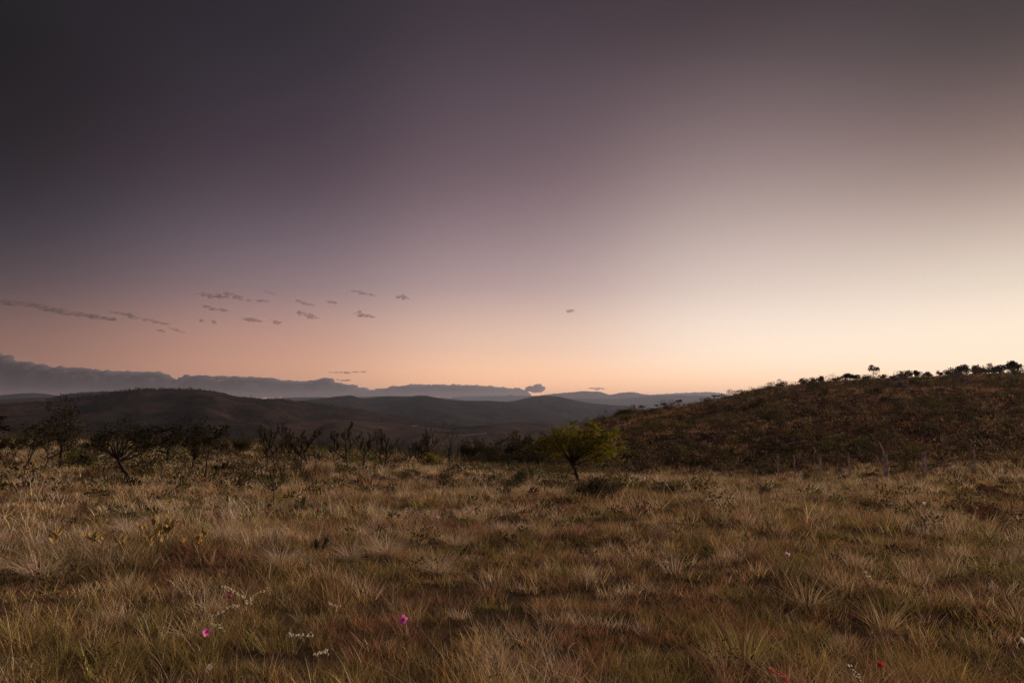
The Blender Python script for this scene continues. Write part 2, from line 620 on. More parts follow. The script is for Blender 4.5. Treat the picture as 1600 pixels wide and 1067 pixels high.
hill('wooded_ridge', [(-300, 618), (-150, 624), (-60, 626), (0, 624.5), (50, 622), (85, 619.5), (100, 615.5), (130, 612.5), (165, 611.2), (200, 610.5), (240, 613), (300, 622), (360, 640)],
     3200, 900, 700, M_MIDHILL, seed=61, bumps=1.2)
hill('table_hill', [(640, 660), (700, 640), (770, 630), (800, 626.5), (820, 622.3), (835, 619.3), (850, 618.4), (872, 619), (885, 622), (900, 625.8), (930, 630.5), (960, 633), (985, 634.5), (1010, 640), (1060, 647), (1130, 665)],
     3600, 1400, 900, M_MIDHILL, seed=71, rough=2.0, bumps=.6, nu=420)
hill('twin_peak_hill', [(360, 645), (440, 629), (480, 624.8), (505, 622), (522, 619.6), (538, 618.4), (546, 617), (553, 618.4), (566, 622.5), (578, 621.6), (592, 619.6), (612, 618.6), (628, 620.2), (642, 619.2), (655, 617.4), (666, 618), (682, 620.8), (703, 624.6), (725, 626.2), (760, 626), (790, 627.5), (830, 634), (900, 650)],
     3000, 1250, 800, M_MIDHILL, seed=81, rough=2.2, bumps=.6, nu=420)
hill('dark_hill', [(-420, 652), (-260, 640), (-120, 634), (0, 631), (60, 627), (110, 621.5), (150, 616.5), (185, 612), (205, 609), (222, 607.3), (240, 608.2), (262, 607.6), (285, 607.6), (310, 608.2), (332, 610.5), (350, 614), (368, 618.5), (400, 621.8), (440, 624), (480, 628.5), (520, 634.5), (560, 640), (610, 648), (660, 656), (730, 667), (800, 680)],
     1500, 620, 500, M_DARKHILL, seed=91, rough=1.7, bumps=1.3, nu=560, nv=64)
hill('low_spur', [(330, 690), (400, 664), (470, 656), (520, 655), (580, 659), (640, 664), (700, 669), (760, 664), (800, 660), (840, 661), (880, 668), (950, 690)],
     1150, 330, 300, M_PLAIN, seed=95, rough=0.8)

# ------------------------------------------------------------------ haze: one box of air round the whole place
haze = bpy.data.meshes.new('haze')
hx, hy0, hy1, hz0, hz1 = 15600, -15600, 15600, -75, 380
hv = [(x, y, z) for x in (-hx, hx) for y in (hy0, hy1) for z in (hz0, hz1)]
haze.from_pydata(hv, [], [(0, 1, 3, 2), (4, 6, 7, 5), (0, 4, 5, 1), (2, 3, 7, 6), (0, 2, 6, 4), (1, 5, 7, 3)])
hm, ht = new_mat('haze_air')
pv = ht.nodes.new('ShaderNodeVolumePrincipled')
pv.inputs['Color'].default_value = (0.44, 0.47, 0.62, 1)
pv.inputs['Density'].default_value = 0.00007
pv.inputs['Anisotropy'].default_value = 0.4
ho = ht.nodes.new('ShaderNodeOutputMaterial')
ht.links.new(pv.outputs[0], ho.inputs['Volume'])
haze.materials.append(hm)
hz_o = link('haze', haze)
hz_o['kind'] = 'stuff'
hz_o['label'] = 'thin evening haze over the valley and far hills'

# ------------------------------------------------------------------ clouds: bodies of thin vapour beyond the hills
cm, ct = new_mat('cloud_vapour')
cv = ct.nodes.new('ShaderNodeVolumePrincipled')
cv.inputs['Color'].default_value = (0.28, 0.265, 0.32, 1)
cv.inputs['Density'].default_value = 0.0045
cv.inputs['Anisotropy'].default_value = 0.2
co_ = ct.nodes.new('ShaderNodeOutputMaterial')
ct.links.new(cv.outputs[0], co_.inputs['Volume'])


tco = ct.nodes.new('ShaderNodeTexCoord')
mpg = ct.nodes.new('ShaderNodeMapping')
mpg.inputs['Scale'].default_value = (1, 1, 2.2)
ct.links.new(tco.outputs['Object'], mpg.inputs['Vector'])
cnz = ct.nodes.new('ShaderNodeTexNoise')
cnz.inputs['Scale'].default_value = 0.0032
cnz.inputs['Detail'].default_value = 4
cnz.inputs['Roughness'].default_value = 0.62
ct.links.new(mpg.outputs[0], cnz.inputs['Vector'])
cmr = ct.nodes.new('ShaderNodeMapRange')
cmr.interpolation_type = 'SMOOTHSTEP'
cmr.inputs['From Min'].default_value = 0.34
cmr.inputs['From Max'].default_value = 0.62
cmr.inputs['To Min'].default_value = 0.0022
cmr.inputs['To Max'].default_value = 0.0085
ct.links.new(cnz.outputs[0], cmr.inputs[0])
ct.links.new(cmr.outputs[0], cv.inputs['Density'])
cm2 = cm.copy()
cm2.name = 'thin_cloud_vapour'
for n_ in cm2.node_tree.nodes:
    if n_.type == 'PRINCIPLED_VOLUME':
        pass
        n_.inputs['Color'].default_value = (0.26, 0.24, 0.28, 1)
    if n_.type == 'TEX_NOISE':
        n_.inputs['Scale'].default_value = 0.0085
    if n_.type == 'MAP_RANGE':
        n_.inputs['From Min'].default_value = 0.40
        n_.inputs['To Min'].default_value = 0.0002
        n_.inputs['To Max'].default_value = 0.012


def cloud(name, label, blobs, dist, depth, group=None, vox=14.0, rough=0.35, seed=0, mat=None):
    """one closed lumpy body from overlapping puffs given as pixel centre and pixel radii"""
    import bmesh
    r_ = np.random.default_rng(seed + 100)
    bm = bmesh.new()
    m_px = dist / F
    cx = np.mean([b[0] for b in blobs])
    cy_ = np.mean([b[1] for b in blobs])
    ox, oy, oz = px_dir(cx, cy_)
    O = np.array([ox * dist, oy * dist, CAM_Z + oz * dist])
    right = np.array([oy, -ox, 0])
    fwd = np.array([ox, oy, 0])
    for (px, py, rx, ry) in blobs:
        ra = r_.uniform(0, 6)
        c = right * (px - cx) * m_px + np.array([0, 0, -(py - cy_) * m_px]) + fwd * r_.uniform(-.3, .3) * depth * m_px
        res = bmesh.ops.create_icosphere(bm, subdivisions=2, radius=1.0)
        for v in res['verts']:
            p = np.array(v.co)
            k = 1 + rough * (float(vnoise(p[0] * 2.1 + px * .37, p[2] * 2.1 + p[1] * 1.3, seed)) - 0.5) * 2
            p = p * k
            q = right * p[0] * rx * m_px + fwd * p[1] * depth * m_px + np.array([0, 0, p[2] * ry * m_px])
            v.co = Vector(c + q)
    me = bpy.data.meshes.new(name)
    bm.to_mesh(me)
    bm.free()
    o = link(name, me)
    rm = o.modifiers.new('fuse', 'REMESH')
    rm.mode = 'VOXEL'
    rm.voxel_size = vox * m_px / 10
    dg = bpy.context.evaluated_depsgraph_get()
    me2 = bpy.data.meshes.new_from_object(o.evaluated_get(dg))
    me2.name = name
    o.modifiers.clear()
    o.data = me2
    bpy.data.meshes.remove(me)
    # fray the outline
    n = len(me2.vertices)
    co = np.zeros(n * 3)
    me2.vertices.foreach_get('co', co)
    co = co.reshape(-1, 3)
    nr = np.zeros(n * 3)
    me2.vertices.foreach_get('normal', nr)
    nr = nr.reshape(-1, 3)
    s = 6 * m_px
    u = co @ right / s
    w = co[:, 2] / (s * .7) + co @ fwd / (s * 2)
    f = fbm(u, w, seed + 5, 3)
    co = co + nr * (f * 1.3 * m_px)[:, None]
    me2.vertices.foreach_set('co', co.ravel())
    me2.update()
    me2.materials.clear()
    me2.materials.append(mat or cm)
    o.location = tuple(O)
    return tag(o, label, 'cloud', group)


def band(pts, bottom, step=9, seed=3):
    """puffs filling a cloud bank under an outline of pixel points"""
    r_ = np.random.default_rng(seed)
    out = []
    px = [p[0] for p in pts]
    py = [p[1] for p in pts]
    x = px[0]
    while x < px[-1]:
        top = np.interp(x, px, py) + 4.0
        hgt = bottom - top
        out.append((x, top + 2.5 + hgt * .5, step * 1.7, max(2.0, hgt * .5)))
        for k in range(3):
            rr = r_.uniform(1.3, 4.2)
            out.append((x + r_.uniform(-6, 6), top + rr * r_.uniform(.3, 1.1), rr * r_.uniform(1.2, 3.4), rr))
        x += step
    return out


cloud('cloud_bank', 'long grey cloud bank above the dark hill on the left horizon',
      band([(-190, 540), (-60, 546), (0, 549), (22, 549), (50, 555), (75, 567), (110, 573), (150, 575), (200, 579), (222, 577), (240, 580), (262, 586), (280, 581), (325, 581), (380, 583), (420, 587), (450, 586), (466, 582), (476, 582), (486, 589), (500, 592), (512, 589), (524, 596), (560, 600), (600, 602)], 614), 26000, 24, seed=1, vox=10)
cloud('cloud_bank', 'thin grey cloud bank low over the middle of the far hills',
      band([(575, 612), (600, 605), (618, 601), (640, 598), (700, 598), (760, 600), (800, 603), (825, 607)], 620, seed=5) + [(836, 609, 14, 4.2), (830, 607, 12, 4), (841, 602, 5, 3.2), (843, 606, 9, 3.2)], 25500, 24, seed=2, vox=10)
cloud('cloud_streak', 'long dark cloud streak touching the left edge of the sky',
      [(x, 471 + 20 * (x / 150) + 1.6 * math.sin(x * .09) + 1.2 * math.sin(x * .31), 11 + 5 * math.sin(x * .7), (1.9 + 1.1 * math.sin(x * .13 + 1) ** 2) * (1 if x < 105 else .6)) for x in range(-40, 146, 6)], 21000, 8, seed=3, vox=7, rough=.6, mat=cm2)
cloud('cloud_streak', 'short broken cloud streak right of the long dark streak',
      [(188, 491, 8, 1.4), (200, 493, 10, 2.6), (212, 496, 10, 2.2), (226, 499, 9, 1.8), (240, 501, 9, 1.6), (253, 503, 7, 1.0)], 21000, 6, seed=4, vox=7, rough=.6, mat=cm2)
small = [
    (322, 461, 9, 5, 'dark cloud puff at the left end of the upper row of puffs'),
    (343, 463, 7, 3.4, 'small cloud puff second from the left in the upper row'),
    (368, 463, 13, 4.6, 'largest dark cloud puff in the upper row'),
    (408, 470, 10, 3.2, 'cloud puff right of the largest puff, below a thin wisp'),
    (421, 457, 8, 1.8, 'thin highest cloud wisp in the upper row'),
    (478, 474, 15, 1.9, 'long thin flat cloud wisp in the middle of the puffs'),
    (517, 472, 7, 2.4, 'tiny cloud puff just right of the long flat wisp'),
    (483, 493, 12, 4.4, 'ragged sloping cloud puff above the tall tops of the bank'),
    (566, 491, 14, 4.6, 'dark sloping cloud puff farthest right in the middle row'),
    (568, 458, 14, 1.7, 'faint long wisp above the sloping dark puff'),
    (628, 465, 9, 4.0, 'lone smoky cloud puff right of the other puffs'),
    (391, 499, 10, 3.4, 'soft cloud puff below the upper row, left one of a pair'),
    (430, 502, 9, 3.4, 'soft cloud puff below the upper row, right one of a pair'),
    (334, 503, 5, 2.4, 'tiny cloud dot, the right of two low dots'),
    (316, 501, 6, 2.0, 'tiny cloud dot, the left of two low dots'),
    (334, 482, 12, 1.8, 'faint cloud wisp under the dark puff at the left end'),
    (250, 516, 6.5, 2.8, 'small dark cloud puff under the broken streak'),
    (277, 516, 8, 1.9, 'small flat cloud puff right of the one under the streak'),
    (892, 486, 7, 3.0, 'faint lone cloud wisp in the middle of the clear sky'),
    (530, 582, 12, 1.4, 'tiny flat cloud just above the bumps of the bank'),
    (560, 581, 11, 1.2, 'tiny flat cloud farthest right above the bank'),
    (538, 594, 9, 2.0, 'small frayed cloud piece on the slope of the bank'),
    (934, 607, 12, 2.0, 'small low cloud just over the far mountain crest'),
]
for i, (px, py, rx, ry, lb) in enumerate(small):
    r_ = np.random.default_rng(i + 40)
    bl = []
    nb = int(5 + rx * 1.3)
    rx, ry = rx * r_.uniform(.7, 1.25), ry * r_.uniform(.6, 1.15)
    slope = r_.uniform(0.1, 0.4) if py < 520 else 0.0
    for k in range(nb):
        t = np.clip(r_.normal() * .5, -1.1, 1.1)
        e = r_.uniform(.25, 1) ** 1.5
        bl.append((px + t * rx, py + t * rx * slope + r_.normal() * ry * .30, (1.6 + rx * .42 * e), max(.8, ry * .95 * e * (1 - .5 * abs(t)))))
    cloud('cloud_puff', lb, bl, 20000 if py < 560 else 25000, 4.0, 'small evening clouds', vox=4, seed=i + 10, rough=.6, mat=cm2)

# ------------------------------------------------------------------ grass
STRAW = np.array([0.58, 0.415, 0.26])
GREY = np.array([0.50, 0.385, 0.295])
RED = np.array([0.34, 0.175, 0.105])
OLIVE = np.array([0.23, 0.20, 0.06])
DARK = np.array([0.12, 0.075, 0.045])
GOLD = np.array([0.44, 0.285, 0.11])


def grass_colours(x, y, n_each, under=False):
    """mix of dry, red and olive blades in patches"""
    a = vnoise(x / 1.7, y / 1.7, 71)
    b = vnoise(x / 3.1 + 9, y / 3.1, 72)
    c = vnoise(x / 7.0, y / 7.0 + 4, 73)
    d = np.hypot(x, y)
    azd = np.degrees(np.arctan2(x, y))
    far = np.clip((d - 5) / 9, 0, 1)
    side = np.clip((azd + 5) / 35, 0, 1)
    w = np.stack([
        0.25 + 1.0 * far * (1 - .3 * side) + 0.6 * (a > .62),
        0.10 + 0.9 * far * (b > .45) + 0.3 * c,
        0.55 + 0.8 * (b < .45) * (1 - .3 * far),
        0.60 * (1 - .35 * far) + 0.9 * side * (1 - .55 * far) + 0.9 * (a < .38),
        0.25 + 0.25 * (c < .4),
        0.45 * (1 - .4 * far) + 0.35 * (c > .55) + .5 * side], 1)
    w = w / w.sum(1, keepdims=True)
    cw = np.cumsum(w, 1)
    pal = np.stack([STRAW * 1.15, GREY * 1.2, RED, OLIVE, DARK, GOLD])
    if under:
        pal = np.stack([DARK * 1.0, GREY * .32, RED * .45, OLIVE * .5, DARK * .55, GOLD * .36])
    rep = np.repeat(np.arange(len(x)), n_each)
    # a tuft leans to one colour, single blades differ
    u0 = (1.9 * vnoise(x / 1.0, y / 1.0, 77) + .22 * rng.uniform(size=len(x))) % 1.0
    u = np.where(rng.uniform(size=len(rep)) < .6, u0[rep], rng.uniform(size=len(rep)))
    k = (u[:, None] > cw[rep]).sum(1).clip(0, 5)
    col = pal[k] * rng.uniform(.65, 1.35, (len(rep), 1)) * (1 + rng.normal(size=(len(rep), 3)) * .06)
    return np.clip(col, .01, .8), rep, k


def wedge(d0, d1, per_m2, half=43.0, a0=None, a1=None):
    a0 = -half if a0 is None else a0
    a1 = half if a1 is None else a1
    area = math.radians(a1 - a0) / 2 * (d1 * d1 - d0 * d0)
    n = int(area * per_m2)
    d = np.sqrt(rng.uniform(d0 * d0, d1 * d1, n))
    a = np.radians(rng.uniform(a0, a1, n))
    return np.sin(a) * d, np.cos(a) * d


BARE = [hit(470, 1040)[0][:2], hit(190, 1000)[0][:2], hit(385, 1035)[0][:2]]
BANK_A, BANK_B = hit(1535, 762)[0], hit(1640, 795)[0]


def keep(x, y):
    m = np.ones(len(x), bool)
    for b in BARE:
        m &= np.hypot(x - b[0], y - b[1]) > 0.22
    ab = (BANK_B - BANK_A)[:2]
    L2 = ab @ ab
    t = np.clip(((x - BANK_A[0]) * ab[0] + (y - BANK_A[1]) * ab[1]) / L2, 0, 1)
    m &= np.hypot(x - BANK_A[0] - t * ab[0], y - BANK_A[1] - t * ab[1]) > 0.45
    return m


def tufts(g, x, y, nb, hgt, wid, segs, spread, hvar=.35, under=False):
    m = keep(x, y)
    x, y = x[m], y[m]
    big = vnoise(x / .9, y / .9, 81)
    patch = vnoise(x / 4.5, y / 4.5, 82)
    hs = hgt * (.42 + .95 * big) * (.75 + .5 * patch) * rng.uniform(1 - hvar, 1 + hvar, len(x))
    col, rep, kind = grass_colours(x, y, nb, under)
    col = col * rng.uniform(.55, 1.45, len(x))[rep][:, None]
    n = len(rep)
    az = rng.uniform(0, 2 * np.pi, n)
    rad = spread * np.sqrt(rng.uniform(0, 1, n))
    bx, by = x[rep] + np.cos(az) * rad, y[rep] + np.sin(az) * rad
    bz = ground_z(bx, by) - 0.01
    base = np.stack([bx, by, bz], 1)
    ln = hs[rep] * rng.uniform(.45, 1.15, n)
    lean = np.clip(.05 + .22 * rad / spread + np.abs(rng.normal(size=n)) * .24, 0, .85)
    faz = np.where(rng.uniform(size=n) < .35, rng.uniform(0, 2 * np.pi, n), az + rng.normal(size=n) * .5)
    # evening breeze pushes everything slightly to one side
    curve = np.abs(rng.normal(size=n)) * .28 + .04
    wd = wid * rng.uniform(.6, 1.3, n)
    tip = col * rng.uniform(.85, 1.25, (n, 1))
    tip = np.where((kind == 3)[:, None], .5 * col + .5 * np.array([.34, .25, .11]), tip)
    blades(g, base, ln, wd, faz, lean, curve, col, segs, np.clip(tip, 0, .8))


gA = Geo()
x, y = wedge(2.2, 7, 60)
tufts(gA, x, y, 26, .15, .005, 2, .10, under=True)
x, y = wedge(2.2, 7, 36)
tufts(gA, x, y, 44, .24, .0038, 3, .085)
x, y = wedge(7, 14, 34)
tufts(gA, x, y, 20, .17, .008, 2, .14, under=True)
x, y = wedge(7, 14, 19)
tufts(gA, x, y, 38, .26, .0054, 3, .12)
# thin flowering stalks standing above the tufts
x, y = wedge(2.6, 15, 6)
tufts(gA, x, y, 4, .52, .0028, 3, .05)
oA = gA.obj('grass', M_GRASS)
oA['kind'] = 'stuff'
oA['label'] = 'dry brown and olive grass of the near meadow'
gB = Geo()
x, y = wedge(14, 28, 11)
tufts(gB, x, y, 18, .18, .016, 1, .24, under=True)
x, y = wedge(14, 28, 7)
tufts(gB, x, y, 32, .34, .0105, 2, .15)
x, y = wedge(28, 52, 4)
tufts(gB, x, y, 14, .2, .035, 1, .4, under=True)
x, y = wedge(28, 52, 3.2)
tufts(gB, x, y, 24, .40, .020, 2, .25)
x, y = wedge(52, 78, 1.6, a0=-43, a1=3)
tufts(gB, x, y, 22, .5, .045, 1, .5)
x, y = wedge(14, 60, .35)
tufts(gB, x, y, 5, .95, .012, 2, .15)
oB = gB.obj('grass', M_GRASS)
oB['kind'] = 'stuff'
oB['label'] = 'pale dry grass of the far meadow up to the shrubs'

# ------------------------------------------------------------------ plants
BARK = np.array([0.055, 0.042, 0.034])


def grow(r_, p, d, L, r, lv, P, tubes, tips):
    n = P['seg']
    pts, rad = [p.copy()], [r]
    for i in range(n):
        d = d + r_.normal(size=3) * P['wob'] + np.array([0, 0, P['up'][min(lv, len(P['up']) - 1)]])
        d = d / np.linalg.norm(d)
        p = p + d * L / n
        pts.append(p.copy())
        rad.append(r * (1 - (1 - P['taper']) * (i + 1) / n))
    tubes.append((np.array(pts), np.array(rad), lv))
    if lv >= P['levels']:
        tips.append((p, d))
        return
    k = r_.integers(P['kids'][min(lv, len(P['kids']) - 1)][0], P['kids'][min(lv, len(P['kids']) - 1)][1] + 1)
    a0 = r_.uniform(0, 2 * np.pi)
    st = P['start'][min(lv, len(P['start']) - 1)]
    for c in range(k):
        t = 1.0 if c == 0 else r_.uniform(st, 1.0)
        f = t * n
        i = min(int(f), n - 1)
        q = pts[i] + (pts[i + 1] - pts[i]) * (f - i)
        rr = rad[i] * P['rr']
        a = a0 + c * 2.4 + r_.normal() * .4
        ref = np.cross(d, np.array([.3, .2, .9]))
        ref = ref / (np.linalg.norm(ref) + 1e-6)
        bi = np.cross(d, ref)
        sp = P['spread'][min(lv, len(P['spread']) - 1)] * r_.uniform(.6, 1.3)
        nd = d * math.cos(sp) + (ref * math.cos(a) + bi * math.sin(a)) * math.sin(sp)
        nd[2] = nd[2] * P.get('flat', 1.0)
        nd = nd / np.linalg.norm(nd)
        grow(r_, q, nd, L * P['lr'] * r_.uniform(.7, 1.2), rr, lv + 1, P, tubes, tips)


def sphere_pts(n):
    return unit(rng.normal(size=(n, 3))) * rng.uniform(0, 1, (n, 1)) ** .4


def wood_and_crown(P, seed, start_dir=(0, 0, 1), stems=1):
    r_ = np.random.default_rng(seed)
    tubes, tips = [], []
    for s in range(stems):
        a = r_.uniform(0, 2 * np.pi)
        d = np.array(start_dir, float)
        off = np.zeros(3)
        if stems > 1:
            d = d + np.array([math.cos(a), math.sin(a), 0]) * P.get('stemspread', .5) * r_.uniform(.4, 1)
            off = np.array([math.cos(a), math.sin(a), 0]) * .06
        d /= np.linalg.norm(d)
        grow(r_, off + np.array([0, 0, -.05]), d, P['L'] * r_.uniform(.8, 1.15), P['r'] * r_.uniform(.8, 1.1), 0, P, tubes, tips)
    wood = Geo()
    for pts, rad, lv in tubes:
        tube(wood, pts, np.maximum(rad, .004), P.get('bark', BARK) * r_.uniform(.75, 1.25), 6 if lv == 0 else 4)
    crown = Geo()
    pal = np.array(P['leafcol'], float)
    kind = P['leaf']
    twigs = [t for t in tubes if t[2] >= P['levels'] - P.get('leafback', 0)]
    if kind == 'clump':
        for p, d in tips:
            k = int(P['nleaf'] * r_.uniform(.4, 1.4))
            q = sphere_pts(k) * P['R'] * np.array([1, 1, P.get('squash', .7)]) + p
            c = pal[r_.integers(len(pal))] * r_.uniform(.6, 1.4, (k, 1))
            dv = (q - p) / P['R'] + r_.normal(size=(k, 3)) * .6 + np.array([0, 0, P.get('leafup', .1)])
            leaves(crown, q, dv, P['ll'] * r_.uniform(.6, 1.3, k), P['lw'] * r_.uniform(.6, 1.3, k), c)
    elif kind == 'brush':
        for p, d in tips:
            k = int(P['nleaf'] * r_.uniform(.7, 1.3))
            s = r_.uniform(-1, .15, k)
            q = p + d * (s * P['R'])[:, None]
            dv = d * 1.25 + r_.normal(size=(k, 3)) * P.get('bristle', .42)
            c = pal[r_.integers(len(pal), size=k)] * r_.uniform(.6, 1.4, (k, 1))
            leaves(crown, q, dv, P['ll'] * r_.uniform(.6, 1.25, k), P['lw'], c)
    elif kind == 'spray':
        for pts, rad, lv in twigs:
            k = P['nleaf']
            f = r_.uniform(.15, 1.1, k) * (len(pts) - 1)
            i = np.minimum(f.astype(int), len(pts) - 2)
            q = pts[i] + (pts[i + 1] - pts[i]) * (f - i)[:, None] + r_.normal(size=(k, 3)) * P['R'] * np.array([1, 1, .35])
            dv = r_.normal(size=(k, 3)) * np.array([1, 1, .4])
            c = pal[r_.integers(len(pal))] * r_.uniform(.55, 1.45, (k, 1))
            leaves(crown, q, dv, P['ll'] * r_.uniform(.6, 1.3, k), P['lw'] * r_.uniform(.6, 1.3, k), c)
    return wood, crown


PROTO = {}


def proto(kind, seed, **kw):
    key = (kind, seed)
    if key in PROTO:
        return PROTO[key]
    P = dict(KINDS_P[kind])
    P.update(kw)
    wood, crown = wood_and_crown(P, seed, P.get('dir', (0, 0, 1)), P.get('stems', 1))
    wv = wood.arrays()[0]
    cvx = crown.arrays()[0] if crown.v else wv
    top = max(np.percentile(cvx[:, 2], 99.5), wv[:, 2].max() * .9)
    allx = np.concatenate([wv, cvx])
    wdt = max(np.percentile(allx[:, 0], 98) - np.percentile(allx[:, 0], 2), .05)
    PROTO[key] = (wood.mesh('trunk', M_BARK), crown.mesh('crown', M_LEAF) if crown.v else None, top, wdt)
    return PROTO[key]


DKG = [(.024, .024, .014), (.03, .026, .015), (.034, .025, .016)]
KINDS_P = {
    'savanna': dict(seg=4, wob=.17, up=(.03, .10, .10, .12), taper=.62, levels=3, kids=[(3, 4), (2, 4), (2, 3)], start=(.55, .4, .3), rr=.72, spread=(.75, .6, .55), lr=.72,
                    L=1.0, r=.06, leaf='clump', nleaf=26, R=.17, ll=.13, lw=.06, leafcol=DKG, squash=.75),
    'slender': dict(seg=5, wob=.10, up=(.06, .1, .1), taper=.6, levels=2, kids=[(4, 6), (2, 4)], start=(.55, .4), rr=.7, spread=(.6, .5), lr=.5,
                    L=1.6, r=.035, leaf='clump', nleaf=24, R=.15, ll=.13, lw=.055, leafcol=DKG),
    'candelabra': dict(seg=4, wob=.07, up=(.04, .20, .22), taper=.85, levels=2, kids=[(5, 7), (2, 4)], start=(.35, .25), rr=.85, spread=(.75, .5), lr=.62,
                       L=.9, r=.02, leaf='brush', nleaf=40, R=.22, ll=.12, lw=.016, leafcol=[(.055, .05, .03), (.065, .052, .036), (.045, .046, .024)], bark=np.array([.06, .05, .042]), bristle=.26),
    'rosette': dict(seg=3, wob=.06, up=(.1,), taper=.9, levels=0, kids=[(1, 1)], start=(.3,), rr=.9, spread=(.5,), lr=.6, stems=3, stemspread=.55,
                    L=.34, r=.022, leaf='brush', nleaf=70, R=.26, ll=.14, lw=.02, leafcol=[(.04, .04, .022), (.055, .042, .03)], bark=np.array([.04, .034, .03]), bristle=.3),
    'umbrella': dict(seg=5, wob=.13, up=(.0, .02, -.01, .0), taper=.62, levels=4, kids=[(4, 4), (3, 4), (3, 4), (2, 3)], start=(.72, .4, .35, .3), rr=.68, spread=(.62, .62, .6, .6), lr=.66, flat=.80,
                     L=1.5, r=.085, leaf='spray', nleaf=72, R=.10, ll=.12, lw=.045, leafcol=[(.19, .17, .022), (.24, .20, .028), (.14, .13, .02), (.27, .20, .03)], leafback=1),
    'bush': dict(seg=3, wob=.2, up=(.05, .08), taper=.5, levels=2, kids=[(4, 6), (3, 4)], start=(.2, .2), rr=.7, spread=(.7, .6), lr=.7, stems=6, stemspread=.9,
                 L=.45, r=.02, leaf='clump', nleaf=20, R=.14, ll=.085, lw=.045, leafcol=[(.04, .038, .016), (.055, .045, .02), (.05, .034, .02)], squash=.9),
    'yellow_bush': dict(seg=3, wob=.2, up=(.05, .08), taper=.5, levels=2, kids=[(4, 5), (3, 4)], start=(.2, .2), rr=.7, spread=(.6, .6), lr=.7, stems=4, stemspread=.7,
                        L=.45, r=.02, leaf='clump', nleaf=18, R=.13, ll=.09, lw=.045, leafcol=[(.19, .165, .025), (.15, .14, .02), (.22, .16, .03)], squash=.8),
    'bare': dict(seg=4, wob=.14, up=(.05, .08, .08, .08), taper=.55, levels=3, kids=[(4, 6), (3, 4), (2, 3)], start=(.3, .3, .3), rr=.7, spread=(.6, .55, .5), lr=.62,
                 L=.9, r=.04, leaf='clump', nleaf=3, R=.08, ll=.06, lw=.03, leafcol=DKG),
    'ridge': dict(seg=3, wob=.15, up=(.05, .08), taper=.6, levels=2, kids=[(4, 5), (3, 4)], start=(.6, .4), rr=.7, spread=(.75, .6), lr=.55, stems=2, stemspread=.4,
                  L=.9, r=.05, leaf='clump', nleaf=34, R=.26, ll=.20, lw=.10, leafcol=[(.045, .035, .02), (.055, .042, .02)], squash=.6),
    'flat_top': dict(seg=4, wob=.05, up=(.08, .0), taper=.7, levels=2, kids=[(5, 6), (2, 3)], start=(.85, .5), rr=.6, spread=(1.1, .7), lr=.33, flat=.5,
                     L=1.6, r=.05, leaf='clump', nleaf=30, R=.18, ll=.18, lw=.09, leafcol=[(.05, .038, .02)], squash=.5),
}


def plant(name, label, cat, kind, seed, px, d=None, base=None, top=None, width=None, rz=None, group=None, **kw):
    """a plant at pixel column px, standing at distance d (or where the base row meets the ground), as tall as the top row asks"""
    tr, cr, h0, w0 = proto(kind, seed, **kw)
    if d is None:
        p, d = hit(px, base)
    else:
        p = at(px, d)
    hgt = max(.1, z_on_ray(px, top, d) - p[2])
    s = hgt / h0
    sx = s
    if width is not None:
        sx = width / F * d / w0
        sx = min(max(sx, s * .45), s * 2.4)
    o = thing(name, label, cat, p, group, rng.uniform(-.35, .35) if rz is None else rz)
    o.scale = (sx, sx, s)
    link('trunk' if cat == 'tree' else 'stem', tr, o)
    if cr is not None:
        link('crown' if cat == 'tree' else 'foliage', cr, o)
    return o


